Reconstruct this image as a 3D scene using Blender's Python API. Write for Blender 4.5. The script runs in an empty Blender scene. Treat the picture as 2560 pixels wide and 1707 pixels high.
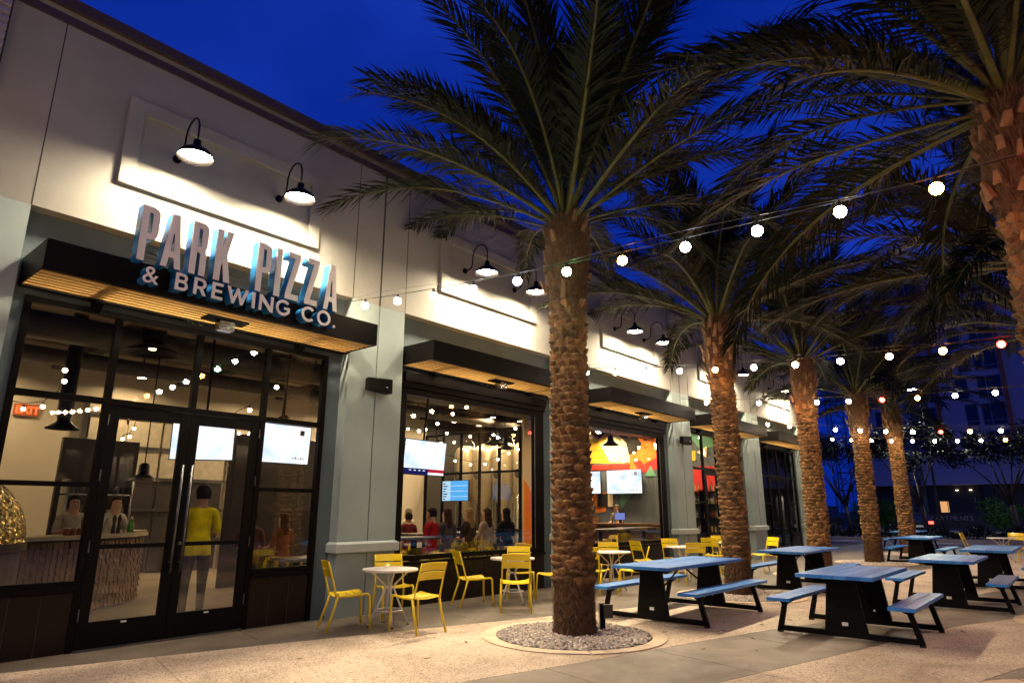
import bpy, bmesh, math, random
from mathutils import Vector, Matrix, noise as mnoise
rnd = random.Random(7)
PI = math.pi
sc = bpy.context.scene
COL = sc.collection

# ------------------------------------------------------------------ camera
cam = bpy.data.cameras.new('camera'); camo = bpy.data.objects.new('camera', cam); COL.objects.link(camo)
RX = (0.64794346, -0.76168449, 0.00245137)      # camera right in the world
RY = (0.19187643, 0.16010762, -0.96827113)      # camera down
RZ = (0.73712462, 0.62785531, 0.24988999)       # camera forward
camo.matrix_world = Matrix(((RX[0], -RY[0], -RZ[0], 0), (RX[1], -RY[1], -RZ[1], 0), (RX[2], -RY[2], -RZ[2], 1.52), (0, 0, 0, 1)))
cam.sensor_width = 36; cam.lens = 1640.2 / 2560 * 36
cam.clip_start = .05; cam.clip_end = 3000
sc.camera = camo
# ------------------------------------------------------------------ sky after sunset
w = bpy.data.worlds.new('World'); sc.world = w; w.use_nodes = True
nt = w.node_tree; nt.nodes.clear()
N = nt.nodes.new; LK = nt.links.new
tc = N('ShaderNodeTexCoord'); nz = N('ShaderNodeTexNoise'); nz.inputs['Scale'].default_value = 2.2; nz.inputs['Detail'].default_value = 5
LK(tc.outputs['Generated'], nz.inputs['Vector'])
rp = N('ShaderNodeValToRGB'); LK(nz.outputs[0], rp.inputs[0])
rp.color_ramp.elements[0].position = .38; rp.color_ramp.elements[0].color = (.0014, .018, .27, 1)
rp.color_ramp.elements[1].position = .72; rp.color_ramp.elements[1].color = (.009, .040, .44, 1)
bg = N('ShaderNodeBackground'); bg.inputs[1].default_value = .95; LK(rp.outputs[0], bg.inputs[0])
wo = N('ShaderNodeOutputWorld'); LK(bg.outputs[0], wo.inputs[0])
# ------------------------------------------------------------------ exposure and sampling
sc.view_settings.view_transform = 'Standard'; sc.view_settings.look = 'None'
sc.view_settings.exposure = 0; sc.view_settings.gamma = 1
sc.render.engine = 'CYCLES'
cy = sc.cycles
cy.use_denoising = True; cy.max_bounces = 7; cy.diffuse_bounces = 3; cy.glossy_bounces = 3; cy.transparent_max_bounces = 14
cy.transmission_bounces = 3; cy.sample_clamp_indirect = 4; cy.sample_clamp_direct = 0; cy.caustics_reflective = False; cy.caustics_refractive = False
cy.use_light_tree = True
LAMP = 880.0      # gooseneck lens
BULB = 150.0      # string bulb
ROOM = 5.0        # interior multiplier

# ------------------------------------------------------------------ materials
MATS = {}
def mat(name, c, rough=.55, metal=0., var=.18, scale=6., bump=0., bscale=80., spec=.5, coat=0.):
    if name in MATS: return MATS[name]
    m = bpy.data.materials.new(name); m.use_nodes = True; t = m.node_tree; b = t.nodes['Principled BSDF']
    b.inputs['Roughness'].default_value = rough; b.inputs['Metallic'].default_value = metal
    b.inputs['Specular IOR Level'].default_value = spec; b.inputs['Coat Weight'].default_value = coat
    co = t.nodes.new('ShaderNodeTexCoord')
    n = t.nodes.new('ShaderNodeTexNoise'); n.inputs['Scale'].default_value = scale; n.inputs['Detail'].default_value = 6; n.inputs['Roughness'].default_value = .62
    t.links.new(co.outputs['Object'], n.inputs['Vector'])
    r = t.nodes.new('ShaderNodeValToRGB'); t.links.new(n.outputs[0], r.inputs[0])
    r.color_ramp.elements[0].position = .3; r.color_ramp.elements[1].position = .7
    r.color_ramp.elements[0].color = (*[x * (1 - var) for x in c], 1)
    r.color_ramp.elements[1].color = (*[min(1, x * (1 + var)) for x in c], 1)
    t.links.new(r.outputs[0], b.inputs['Base Color'])
    if bump:
        n2 = t.nodes.new('ShaderNodeTexNoise'); n2.inputs['Scale'].default_value = bscale; n2.inputs['Detail'].default_value = 3
        t.links.new(co.outputs['Object'], n2.inputs['Vector'])
        bp = t.nodes.new('ShaderNodeBump'); bp.inputs['Strength'].default_value = bump; bp.inputs['Distance'].default_value = .01
        t.links.new(n2.outputs[0], bp.inputs['Height']); t.links.new(bp.outputs[0], b.inputs['Normal'])
    MATS[name] = m; return m
def emit(name, c, s):
    if name in MATS: return MATS[name]
    m = bpy.data.materials.new(name); m.use_nodes = True; t = m.node_tree; t.nodes.clear()
    e = t.nodes.new('ShaderNodeEmission'); e.inputs[0].default_value = (*c, 1); e.inputs[1].default_value = s
    o = t.nodes.new('ShaderNodeOutputMaterial'); t.links.new(e.outputs[0], o.inputs[0]); MATS[name] = m; return m
def glassmat(name, tint=(.95, .97, .96), refl=1.0):
    m = bpy.data.materials.new(name); m.use_nodes = True; t = m.node_tree; t.nodes.clear()
    tr = t.nodes.new('ShaderNodeBsdfTransparent'); tr.inputs[0].default_value = (*tint, 1)
    g = t.nodes.new('ShaderNodeBsdfGlossy'); g.inputs['Roughness'].default_value = .015; g.inputs[0].default_value = (refl, refl, refl, 1)
    ge = t.nodes.new('ShaderNodeNewGeometry'); dt = t.nodes.new('ShaderNodeVectorMath'); dt.operation = 'DOT_PRODUCT'; t.links.new(ge.outputs['Incoming'], dt.inputs[0]); t.links.new(ge.outputs['Normal'], dt.inputs[1])
    ab = t.nodes.new('ShaderNodeMath'); ab.operation = 'ABSOLUTE'; t.links.new(dt.outputs['Value'], ab.inputs[0])
    om = t.nodes.new('ShaderNodeMath'); om.operation = 'SUBTRACT'; om.inputs[0].default_value = 1; t.links.new(ab.outputs[0], om.inputs[1])
    pw = t.nodes.new('ShaderNodeMath'); pw.operation = 'POWER'; pw.inputs[1].default_value = 5; t.links.new(om.outputs[0], pw.inputs[0])
    f = t.nodes.new('ShaderNodeMath'); f.operation = 'MULTIPLY_ADD'; f.inputs[1].default_value = .90; f.inputs[2].default_value = .10; t.links.new(pw.outputs[0], f.inputs[0])
    x = t.nodes.new('ShaderNodeMixShader'); t.links.new(f.outputs[0], x.inputs[0]); t.links.new(tr.outputs[0], x.inputs[1]); t.links.new(g.outputs[0], x.inputs[2])
    o = t.nodes.new('ShaderNodeOutputMaterial'); t.links.new(x.outputs[0], o.inputs[0]); MATS[name] = m; return m
def leafmat(name, ca, cb, cc):
    m = bpy.data.materials.new(name); m.use_nodes = True; t = m.node_tree; b = t.nodes['Principled BSDF']
    b.inputs['Roughness'].default_value = .5; b.inputs['Specular IOR Level'].default_value = .12
    oi = t.nodes.new('ShaderNodeObjectInfo'); co = t.nodes.new('ShaderNodeTexCoord')
    n = t.nodes.new('ShaderNodeTexNoise'); n.inputs['Scale'].default_value = 2.6; n.inputs['Detail'].default_value = 4
    t.links.new(co.outputs['Object'], n.inputs['Vector'])
    a = t.nodes.new('ShaderNodeMath'); a.operation = 'ADD'; t.links.new(n.outputs[0], a.inputs[0])
    s = t.nodes.new('ShaderNodeMath'); s.operation = 'MULTIPLY_ADD'; s.inputs[1].default_value = .5; s.inputs[2].default_value = -.25
    t.links.new(oi.outputs['Random'], s.inputs[0]); t.links.new(s.outputs[0], a.inputs[1])
    r = t.nodes.new('ShaderNodeValToRGB'); t.links.new(a.outputs[0], r.inputs[0])
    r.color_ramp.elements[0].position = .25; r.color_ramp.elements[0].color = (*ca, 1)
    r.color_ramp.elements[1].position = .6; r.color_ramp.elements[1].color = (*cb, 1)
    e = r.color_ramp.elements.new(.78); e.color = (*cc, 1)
    t.links.new(r.outputs[0], b.inputs['Base Color'])
    b.inputs['Transmission Weight'].default_value = 0
    MATS[name] = m; return m

stucco = mat('stucco_light', (.25, .245, .225), .85, var=.10, scale=1.3, bump=.35, bscale=220)
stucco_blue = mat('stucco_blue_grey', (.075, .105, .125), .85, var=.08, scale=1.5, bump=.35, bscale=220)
stucco_col = mat('stucco_pale_green', (.255, .315, .315), .85, var=.07, scale=1.2, bump=.35, bscale=200)
stucco_band = mat('stucco_band_pale', (.36, .41, .405), .8, var=.06, scale=2, bump=.3, bscale=200)
brownband = mat('brown_trim', (.045, .027, .024), .6, var=.15)
blackmetal = mat('black_metal', (.0028, .0024, .0026), .45, 0, var=.2, scale=3, spec=.09)
bronze = mat('dark_bronze', (.0028, .0020, .0019), .45, 0, var=.25, scale=3, spec=.08)
awnmetal = mat('awning_metal', (.0042, .0034, .0034), .5, 0, var=.2, scale=2, spec=.08)
slatwood = mat('awning_slat_tan', (.62, .36, .10), .45, var=.12, scale=4)
tilemat = mat('dark_tile', (.011, .006, .0055), .35, 0, var=.25, scale=2.5, spec=.2)
grout = mat('grout_line', (.16, .13, .12), .8)
jointm = mat('joint_dark', (.03, .028, .027), .9)
glass = glassmat('window_glass')
glass_dim = glassmat('window_glass_dark', (.55, .56, .56))
yellow = mat('yellow_paint', (.86, .63, .012), .32, 0, var=.06, scale=4, coat=.3)
whitepaint = mat('white_paint', (.74, .70, .66), .4, 0, var=.08, scale=5)
bluepaint = mat('blue_paint', (.030, .205, .62), .36, 0, var=.05, scale=5, coat=.12)
bluepaint3 = mat('blue_paint_c', (.050, .235, .66), .33, 0, var=.05, scale=5, coat=.2)
bluepaint2 = mat('blue_paint_b', (.022, .15, .50), .40, 0, var=.05, scale=4, coat=.1)
tableblack = mat('table_black', (.0035, .003, .003), .5, 0, var=.3, spec=.1)
sticker = mat('sticker_white', (.7, .66, .62), .5, var=.1)
chrome = mat('steel', (.62, .60, .57), .22, 1, var=.1, scale=3)
steel_dark = mat('dark_steel', (.12, .12, .125), .35, .8)
rubber = mat('rubber', (.01, .01, .01), .8)
trunkm = mat('palm_trunk_bark', (.185, .095, .034), .9, var=.55, scale=9, bump=.8, bscale=60)
fibregapm = mat('palm_fibre_gap_shade', (.085, .042, .017), .95, var=.6, scale=14, bump=.6, bscale=90)
bootm = mat('palm_cut_base', (.15, .078, .035), .85, var=.5, scale=9, bump=.4, bscale=60)
rachm = mat('palm_rachis', (.060, .062, .015), .5, var=.3, scale=3, spec=.2)
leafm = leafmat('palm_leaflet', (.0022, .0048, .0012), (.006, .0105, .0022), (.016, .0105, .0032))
darkleaf = leafmat('tree_leaf_dark', (.006, .008, .006), (.014, .018, .010), (.028, .022, .016))
greenleaf = leafmat('shrub_leaf_green', (.02, .06, .01), (.04, .11, .018), (.06, .13, .02))
hedgeleaf = leafmat('hedge_leaf', (.008, .013, .008), (.014, .022, .011), (.03, .04, .02))
def island(m, lo=.45, hi=1.35):
    t = m.node_tree; b = t.nodes['Principled BSDF']; src = b.inputs['Base Color'].links[0].from_socket
    g = t.nodes.new('ShaderNodeNewGeometry'); mr = t.nodes.new('ShaderNodeMapRange'); mr.inputs['To Min'].default_value = lo; mr.inputs['To Max'].default_value = hi
    t.links.new(g.outputs['Random Per Island'], mr.inputs['Value']); x = t.nodes.new('ShaderNodeVectorMath'); x.operation = 'SCALE'
    oi = t.nodes.new('ShaderNodeObjectInfo'); m2 = t.nodes.new('ShaderNodeMapRange'); m2.inputs['To Min'].default_value = .72; m2.inputs['To Max'].default_value = 1.22; t.links.new(oi.outputs['Random'], m2.inputs['Value'])
    mu = t.nodes.new('ShaderNodeMath'); mu.operation = 'MULTIPLY'; t.links.new(mr.outputs[0], mu.inputs[0]); t.links.new(m2.outputs[0], mu.inputs[1])
    t.links.new(src, x.inputs[0]); t.links.new(mu.outputs[0], x.inputs['Scale']); t.links.new(x.outputs[0], b.inputs['Base Color'])
island(trunkm); island(fibregapm, .5, 1.3)
barkm = mat('tree_bark', (.07, .05, .04), .9, var=.3, scale=8)

def ground_mats():
    m = bpy.data.materials.new('exposed_aggregate'); m.use_nodes = True; t = m.node_tree; b = t.nodes['Principled BSDF']; b.inputs['Roughness'].default_value = .75
    co = t.nodes.new('ShaderNodeTexCoord')
    n = t.nodes.new('ShaderNodeTexNoise'); n.inputs['Scale'].default_value = .9; n.inputs['Detail'].default_value = 5; t.links.new(co.outputs['Object'], n.inputs['Vector'])
    r = t.nodes.new('ShaderNodeValToRGB'); t.links.new(n.outputs[0], r.inputs[0])
    r.color_ramp.elements[0].position = .3; r.color_ramp.elements[0].color = (.50, .395, .295, 1)
    r.color_ramp.elements[1].position = .7; r.color_ramp.elements[1].color = (.61, .485, .37, 1)
    v = t.nodes.new('ShaderNodeTexVoronoi'); v.inputs['Scale'].default_value = 75; t.links.new(co.outputs['Object'], v.inputs['Vector'])
    r2 = t.nodes.new('ShaderNodeValToRGB'); t.links.new(v.outputs['Color'], r2.inputs[0])
    for p, c in ((0, (.16, .12, .10)), (.2, (.42, .36, .32)), (.5, (.95, .92, .9)), (.8, (1.0, .97, .92))):
        pass
    r2.color_ramp.elements[0].position = .10; r2.color_ramp.elements[0].color = (.34, .30, .27, 1)
    r2.color_ramp.elements[1].position = .42; r2.color_ramp.elements[1].color = (.92, .92, .92, 1)
    e = r2.color_ramp.elements.new(.85); e.color = (1.12, 1.1, 1.08, 1)
    x = t.nodes.new('ShaderNodeMix'); x.data_type = 'RGBA'; x.blend_type = 'MULTIPLY'; x.inputs[0].default_value = 1
    t.links.new(r.outputs[0], x.inputs[6]); t.links.new(r2.outputs[0], x.inputs[7]); t.links.new(x.outputs[2], b.inputs['Base Color'])
    bp = t.nodes.new('ShaderNodeBump'); bp.inputs['Strength'].default_value = .5; bp.inputs['Distance'].default_value = .004
    t.links.new(v.outputs['Distance'], bp.inputs['Height']); t.links.new(bp.outputs[0], b.inputs['Normal'])
    MATS['aggregate'] = m
    m = bpy.data.materials.new('smooth_concrete'); m.use_nodes = True; t = m.node_tree; b = t.nodes['Principled BSDF']
    co = t.nodes.new('ShaderNodeTexCoord')
    n = t.nodes.new('ShaderNodeTexNoise'); n.inputs['Scale'].default_value = 1.7; n.inputs['Detail'].default_value = 8; n.inputs['Roughness'].default_value = .6; n.inputs['Distortion'].default_value = .6
    t.links.new(co.outputs['Object'], n.inputs['Vector'])
    r = t.nodes.new('ShaderNodeValToRGB'); t.links.new(n.outputs[0], r.inputs[0])
    r.color_ramp.elements[0].position = .3; r.color_ramp.elements[0].color = (.14, .11, .082, 1)
    r.color_ramp.elements[1].position = .72; r.color_ramp.elements[1].color = (.285, .23, .178, 1)
    t.links.new(r.outputs[0], b.inputs['Base Color'])
    r3 = t.nodes.new('ShaderNodeValToRGB'); t.links.new(n.outputs[0], r3.inputs[0])
    r3.color_ramp.elements[0].color = (.42, .42, .42, 1); r3.color_ramp.elements[1].color = (.75, .75, .75, 1); t.links.new(r3.outputs[0], b.inputs['Roughness'])
    n2 = t.nodes.new('ShaderNodeTexNoise'); n2.inputs['Scale'].default_value = 130; t.links.new(co.outputs['Object'], n2.inputs['Vector'])
    bp = t.nodes.new('ShaderNodeBump'); bp.inputs['Strength'].default_value = .15; bp.inputs['Distance'].default_value = .003
    t.links.new(n2.outputs[0], bp.inputs['Height']); t.links.new(bp.outputs[0], b.inputs['Normal'])
    MATS['concrete'] = m
def stain(m, sc_=.8, lo=.62):
    t = m.node_tree; b = t.nodes['Principled BSDF']; src = b.inputs['Base Color'].links[0].from_socket; ge = t.nodes.new('ShaderNodeNewGeometry')
    n = t.nodes.new('ShaderNodeTexNoise'); n.inputs['Scale'].default_value = sc_; n.inputs['Detail'].default_value = 9; n.inputs['Roughness'].default_value = .66; n.inputs['Distortion'].default_value = 1.2
    t.links.new(ge.outputs['Position'], n.inputs['Vector']); r = t.nodes.new('ShaderNodeValToRGB'); t.links.new(n.outputs[0], r.inputs[0])
    r.color_ramp.elements[0].position = .36; r.color_ramp.elements[0].color = (lo, lo * .97, lo * .93, 1); r.color_ramp.elements[1].position = .56; r.color_ramp.elements[1].color = (1, 1, 1, 1)
    x = t.nodes.new('ShaderNodeMix'); x.data_type = 'RGBA'; x.blend_type = 'MULTIPLY'; x.inputs[0].default_value = 1; t.links.new(src, x.inputs[6]); t.links.new(r.outputs[0], x.inputs[7]); t.links.new(x.outputs[2], b.inputs['Base Color'])
ground_mats(); stain(MATS['aggregate'], .9, .74); stain(MATS['concrete'], 1.1, .62)
ringm = mat('ring_concrete', (.56, .43, .30), .7, var=.10, scale=3, bump=.15)

# ------------------------------------------------------------------ mesh builder
class MB:
    def __init__(s): s.v = []; s.f = []
    def quad(s, *p):
        b = len(s.v); s.v += [tuple(q) for q in p]; s.f.append(tuple(range(b, b + len(p)))); return s
    def box(s, x0, x1, y0, y1, z0, z1):
        b = len(s.v)
        s.v += [(x0, y0, z0), (x1, y0, z0), (x1, y1, z0), (x0, y1, z0), (x0, y0, z1), (x1, y0, z1), (x1, y1, z1), (x0, y1, z1)]
        s.f += [(b, b+3, b+2, b+1), (b+4, b+5, b+6, b+7), (b, b+1, b+5, b+4), (b+1, b+2, b+6, b+5), (b+2, b+3, b+7, b+6), (b+3, b, b+4, b+7)]
        return s
    def hull8(s, lo, hi):            # lo, hi: 4 points each, ccw seen from hi's side
        b = len(s.v); s.v += [tuple(p) for p in lo] + [tuple(p) for p in hi]
        s.f += [(b+3, b+2, b+1, b), (b+4, b+5, b+6, b+7)] + [(b+i, b+(i+1) % 4, b+4+(i+1) % 4, b+4+i) for i in range(4)]
        return s
    def prism(s, poly, fn, d0, d1):  # poly: 2D ccw, fn(u,v,d)->xyz
        n = len(poly); b = len(s.v)
        s.v += [tuple(fn(u, v, d0)) for u, v in poly] + [tuple(fn(u, v, d1)) for u, v in poly]
        s.f.append(tuple(range(b + n - 1, b - 1, -1))); s.f.append(tuple(range(b + n, b + 2 * n)))
        for i in range(n): j = (i + 1) % n; s.f.append((b + i, b + j, b + n + j, b + n + i))
        return s
    def tube(s, pts, r, n=8, cap=True, flat=1.0):
        pts = [Vector(p) for p in pts]; m = len(pts); rs = r if isinstance(r, (list, tuple)) else [r] * m
        t0 = (pts[1] - pts[0]).normalized(); up = Vector((0, 0, 1)) if abs(t0.z) < .95 else Vector((0, 1, 0))
        side = t0.cross(up).normalized(); b = len(s.v)
        for i, p in enumerate(pts):
            t = (pts[min(i + 1, m - 1)] - pts[max(i - 1, 0)]).normalized()
            side = (side - t * side.dot(t)).normalized(); o = side.cross(t)
            for k in range(n):
                a = 2 * PI * k / n; s.v.append(tuple(p + side * (rs[i] * math.cos(a)) + o * (rs[i] * flat * math.sin(a))))
        for i in range(m - 1):
            for k in range(n):
                k2 = (k + 1) % n; s.f.append((b + i*n + k, b + i*n + k2, b + (i+1)*n + k2, b + (i+1)*n + k))
        if cap: s.f.append(tuple(b + k for k in range(n - 1, -1, -1))); s.f.append(tuple(b + (m-1)*n + k for k in range(n)))
        return s
    def lathe(s, prof, n=24, c=(0, 0, 0), cap=False):
        b = len(s.v); m = len(prof)
        for r, z in prof:
            for k in range(n): a = 2 * PI * k / n; s.v.append((c[0] + r * math.cos(a), c[1] + r * math.sin(a), c[2] + z))
        for i in range(m - 1):
            for k in range(n): k2 = (k + 1) % n; s.f.append((b + i*n + k, b + i*n + k2, b + (i+1)*n + k2, b + (i+1)*n + k))
        if cap: s.f.append(tuple(b + k for k in range(n - 1, -1, -1))); s.f.append(tuple(b + (m-1)*n + k for k in range(n)))
        return s
    def mesh(s, name, m=None, smooth=False):
        me = bpy.data.meshes.new(name); me.from_pydata(s.v, [], s.f); me.update()
        if m: me.materials.append(m)
        if smooth:
            for p in me.polygons: p.use_smooth = True
        return me
    def build(s, name, m, parent=None, smooth=False, bevel=0, loc=None):
        return link(name, s.mesh(name, m, smooth), parent, bevel, loc)
def link(name, me, parent=None, bevel=0, loc=None):
    o = bpy.data.objects.new(name, me); COL.objects.link(o)
    if parent: o.parent = parent
    if loc: o.location = loc
    if bevel:
        md = o.modifiers.new('bevel', 'BEVEL'); md.width = bevel; md.segments = 2; md.limit_method = 'ANGLE'; md.angle_limit = .6
    return o
def tag(o, label, cat, group=None, kind=None):
    if kind: o['kind'] = kind
    if label: o['label'] = label
    if cat: o['category'] = cat
    if group: o['group'] = group
    return o
def thing(name, label, cat, loc=(0, 0, 0), rz=0, group=None):
    o = bpy.data.objects.new(name, None); COL.objects.link(o); o.location = loc; o.rotation_euler = (0, 0, rz); o.empty_display_size = .1
    return tag(o, label, cat, group)
KIDS = {}
def copy_tree(root, loc, rz=0, label=None, group=None):
    def rec(o, par):
        c = o.copy(); COL.objects.link(c); c.parent = par
        for ch in [q for q in COL.objects if q.parent == o] if o not in KIDS else KIDS[o]: rec(ch, c)
        return c
    def cache(o):
        KIDS[o] = list(o.children)
        for ch in KIDS[o]: cache(ch)
    if root not in KIDS: cache(root)
    r = rec(root, None); r.location = loc; r.rotation_euler = (0, 0, rz)
    if label: r['label'] = label
    if group: r['group'] = group
    return r
def box(name, m, parent, x0, x1, y0, y1, z0, z1, bevel=0):
    return MB().box(x0, x1, y0, y1, z0, z1).build(name, m, parent, bevel=bevel)
def struct(o): o['kind'] = 'structure'; return o
def arc(cx, cy, r, a0, a1, n):
    return [(cx + r * math.cos(a0 + (a1 - a0) * i / n), cy + r * math.sin(a0 + (a1 - a0) * i / n)) for i in range(n + 1)]
# ================================================================== SETTING
def sheet(name, m, x0, x1, y0, y1, z):
    return struct(MB().quad((x0, y0, z), (x1, y0, z), (x1, y1, z), (x0, y1, z)).build(name, m))
asphalt = mat('asphalt', (.030, .030, .032), .8, var=.2, scale=1.5, bump=.2)
subbase = mat('sub_base', (.055, .045, .038), .9, var=.2, scale=2)
ground = sheet('ground', subbase, -900, 1500, -900, 900, -.014)
def interp(pts):
    def f(x):
        for (x0, y0), (x1, y1) in zip(pts, pts[1:]):
            if x <= x1: break
        t = (x - x0) / (x1 - x0); return y0 + (y1 - y0) * t
    return f
def smoothf(f, h=.7): return lambda x: (f(x - h) + 2 * f(x) + f(x + h)) / 4
fW = lambda x: 8.74
fa = smoothf(interp([(-9, 8.72), (.2, 8.70), (2.07, 8.21), (4.14, 7.67), (6.95, 6.86), (9.5, 6.04), (11.5, 5.58), (18, 4.3), (24, 3.3), (41, 1.5)]))
fb = smoothf(interp([(-9, 8.0), (4.94, 4.59), (6.49, 4.17), (8.32, 3.77), (9.87, 3.34), (10.72, 3.04), (18, 1.4), (24, .7), (41, -.5)]))
fc = smoothf(interp([(-9, 6.4), (6.22, 2.86), (8.43, 2.32), (9.27, 2.12), (11.27, 1.72), (12.91, 1.0), (20, -1.2), (41, -3)]))
fd = smoothf(interp([(-9, 4.9), (7.79, 1.06), (8.9, .75), (20, -2.4), (41, -5)]))
fe = lambda x: fd(x) - 1.7
ff = lambda x: -14
agg, conc = MATS['aggregate'], MATS['concrete']
def slabs(up, lo, m, xs, name, tilt=.22):
    g = .0045
    for x0, x1 in zip(xs, xs[1:]):
        n = max(3, int((x1 - x0) / .5)); top = []; bot = []
        for i in range(n + 1):
            x = x0 + g + (x1 - x0 - 2 * g) * i / n
            xt = x; xb = x
            for _ in range(3): xt = x + tilt * (min(up(xt), 8.74) - 4); xb = x + tilt * (max(lo(xb), -8) - 4)
            top.append((xt, up(xt) - g)); bot.append((xb, lo(xb) + g))
        poly = bot + top[::-1]; mb = MB(); k = len(bot)
        b = 0
        mb.v = [(x, y, -.014) for x, y in poly] + [(x, y, 0) for x, y in poly]; L = len(poly)
        for i in range(k - 1): mb.f.append((L + i, L + i + 1, L + L - 2 - i, L + L - 1 - i))
        for i in range(L): j = (i + 1) % L; mb.f.append((i, j, L + j, L + i))
        mb.build(name, m, ground)
xs1 = [-9.0 + 1.62 * i for i in range(31)]
xs2 = [-11.55 + 4.68 * i for i in range(12)]
xs3 = [-8.9 + 1.61 * i for i in range(31)]
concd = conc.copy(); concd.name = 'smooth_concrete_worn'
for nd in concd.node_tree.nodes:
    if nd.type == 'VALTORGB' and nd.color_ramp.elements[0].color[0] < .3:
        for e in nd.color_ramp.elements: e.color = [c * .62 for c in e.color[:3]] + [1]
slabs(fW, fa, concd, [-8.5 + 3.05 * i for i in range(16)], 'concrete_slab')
slabs(fa, fb, agg, xs2, 'aggregate_slab')
slabs(fb, fc, conc, xs3, 'concrete_slab')
slabs(fc, fd, agg, xs2, 'aggregate_slab')
slabs(fd, fe, conc, xs3, 'concrete_slab')
slabs(fe, ff, agg, xs2, 'aggregate_slab')
# far sidewalk, kerb, planting bed, road
struct(box('pavement', mat('pavement_far', (.22, .19, .16), .8, var=.2, scale=1), None, 38.6, 41.6, -60, 60, -.05, -.004))
kerbm = mat('kerb_concrete', (.36, .31, .26), .8, var=.15, scale=2)
struct(box('kerb', kerbm, None, 41.6, 41.9, -60, 60, -.05, .16))
struct(box('planting_bed', mat('soil', (.03, .022, .016), .95), None, 41.9, 47.6, -60, 60, -.05, .10))
struct(box('kerb', kerbm, None, 47.6, 47.9, -60, 60, -.05, .14))
road = struct(MB().quad((47.9, -300, -.008), (61, -300, -.008), (61, 300, -.008), (47.9, 300, -.008)).build('road', asphalt))
for i in range(14):
    MB().box(54.35, 54.5, -34 + i * 5, -31 + i * 5, -.008, -.003).build('lane_marking', mat('road_paint', (.5, .48, .42), .7), road)
struct(box('pavement', MATS['pavement_far'], None, 61, 64, -60, 60, -.05, .10))

# planting rings
def ring(cx, cy, name_label=None):
    mb = MB(); n = 56; R0, R1 = .985, 1.16
    for k in range(8):
        b = len(mb.v); m = 7
        for i in range(m + 1):
            a = 2 * PI * (k + .012 + (i / m) * .976) / 8
            for r, z in ((R0, .002), (R0, .012), (R1, .012), (R1, .002)): mb.v.append((r * math.cos(a), r * math.sin(a), z))
        for i in range(m):
            for q in range(3): mb.f.append((b + i*4 + q, b + (i+1)*4 + q, b + (i+1)*4 + q + 1, b + i*4 + q + 1))
    o = mb.build('planting_ring', ringm, None, loc=(cx, cy, 0)); struct(o)
    d = MB(); d.v = [(R0 * math.cos(2*PI*i/40), R0 * math.sin(2*PI*i/40), .005) for i in range(40)]; d.f = [tuple(range(40))]
    d.build('gravel_bed', mat('gravel_bed_dark', (.10, .085, .075), .95), o)
    return o
stonems = [mat('gravel_a', (.34, .31, .29), .75, var=.5, scale=28), ]
def gravel_mesh(seed, count):
    r = random.Random(seed); mb = MB()
    base = [(1, 0, 0), (-1, 0, 0), (0, 1, 0), (0, -1, 0), (0, 0, 1)]
    for i in range(count):
        a = r.random() * 2 * PI; q = .965 * math.sqrt(r.random()); s = r.uniform(.012, .025); rz = r.random() * PI
        sx, sy, sz = s * r.uniform(.8, 1.4), s * r.uniform(.7, 1.1), s * r.uniform(.5, .9); z = r.uniform(.004, .016)
        ca, sa = math.cos(rz), math.sin(rz); b = len(mb.v); tx, ty = r.uniform(-.4, .4), r.uniform(-.4, .4)
        for (x, y, zz) in ((1, .4, 0), (.3, 1, .1), (-.8, .7, 0), (-1, -.4, .1), (-.2, -1, 0), (.8, -.7, .1), (.35, .3, .9), (-.45, .3, 1), (-.1, -.5, .85)):
            X = x * sx; Y = y * sy; Z = zz * sz + (x * tx + y * ty) * s * .4
            mb.v.append((q * math.cos(a) + X * ca - Y * sa, q * math.sin(a) + X * sa + Y * ca, z + Z))
        for f in ((0, 1, 6), (1, 7, 6), (1, 2, 7), (2, 3, 7), (3, 8, 7), (3, 4, 8), (4, 5, 8), (5, 6, 8), (5, 0, 6), (6, 7, 8)): mb.f.append(tuple(b + k for k in f))
    me = mb.mesh('gravel', stonems[0])
    return me
def stone_material():
    m = stonems[0]; t = m.node_tree; b = t.nodes['Principled BSDF']
    g = t.nodes.new('ShaderNodeNewGeometry'); r = t.nodes.new('ShaderNodeValToRGB'); t.links.new(g.outputs['Random Per Island'], r.inputs[0])
    r.color_ramp.elements[0].position = 0; r.color_ramp.elements[0].color = (.17, .145, .125, 1)
    r.color_ramp.elements[1].position = 1; r.color_ramp.elements[1].color = (.66, .61, .54, 1)
    e = r.color_ramp.elements.new(.55); e.color = (.42, .37, .33, 1); e = r.color_ramp.elements.new(.75); e.color = (.46, .34, .25, 1)
    t.links.new(r.outputs[0], b.inputs['Base Color'])
stone_material()
GRAV = gravel_mesh(3, 4200)
PALMS = [(7.45, 5.27), (12.85, 5.27), (18.15, 5.3), (23.6, 5.3), (29.3, 5.35)]
PALMS2 = [(7.5, 0.0), (12.9, 0.0), (18.3, 0.0), (23.7, 0.0)]
ringlab = ['nearest palm by the round table', 'second palm from the entrance', 'third palm from the entrance', 'fourth palm', 'farthest palm of the row']
for i, (x, y) in enumerate(PALMS + PALMS2[:2]):
    ring(x - .12, y - .06)
    g = link('gravel', GRAV, None, loc=(x - .12, y - .06, .004)); g.rotation_euler[2] = i * 1.1
    tag(g, 'grey gravel in the planting ring', 'gravel', kind='stuff')

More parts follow.
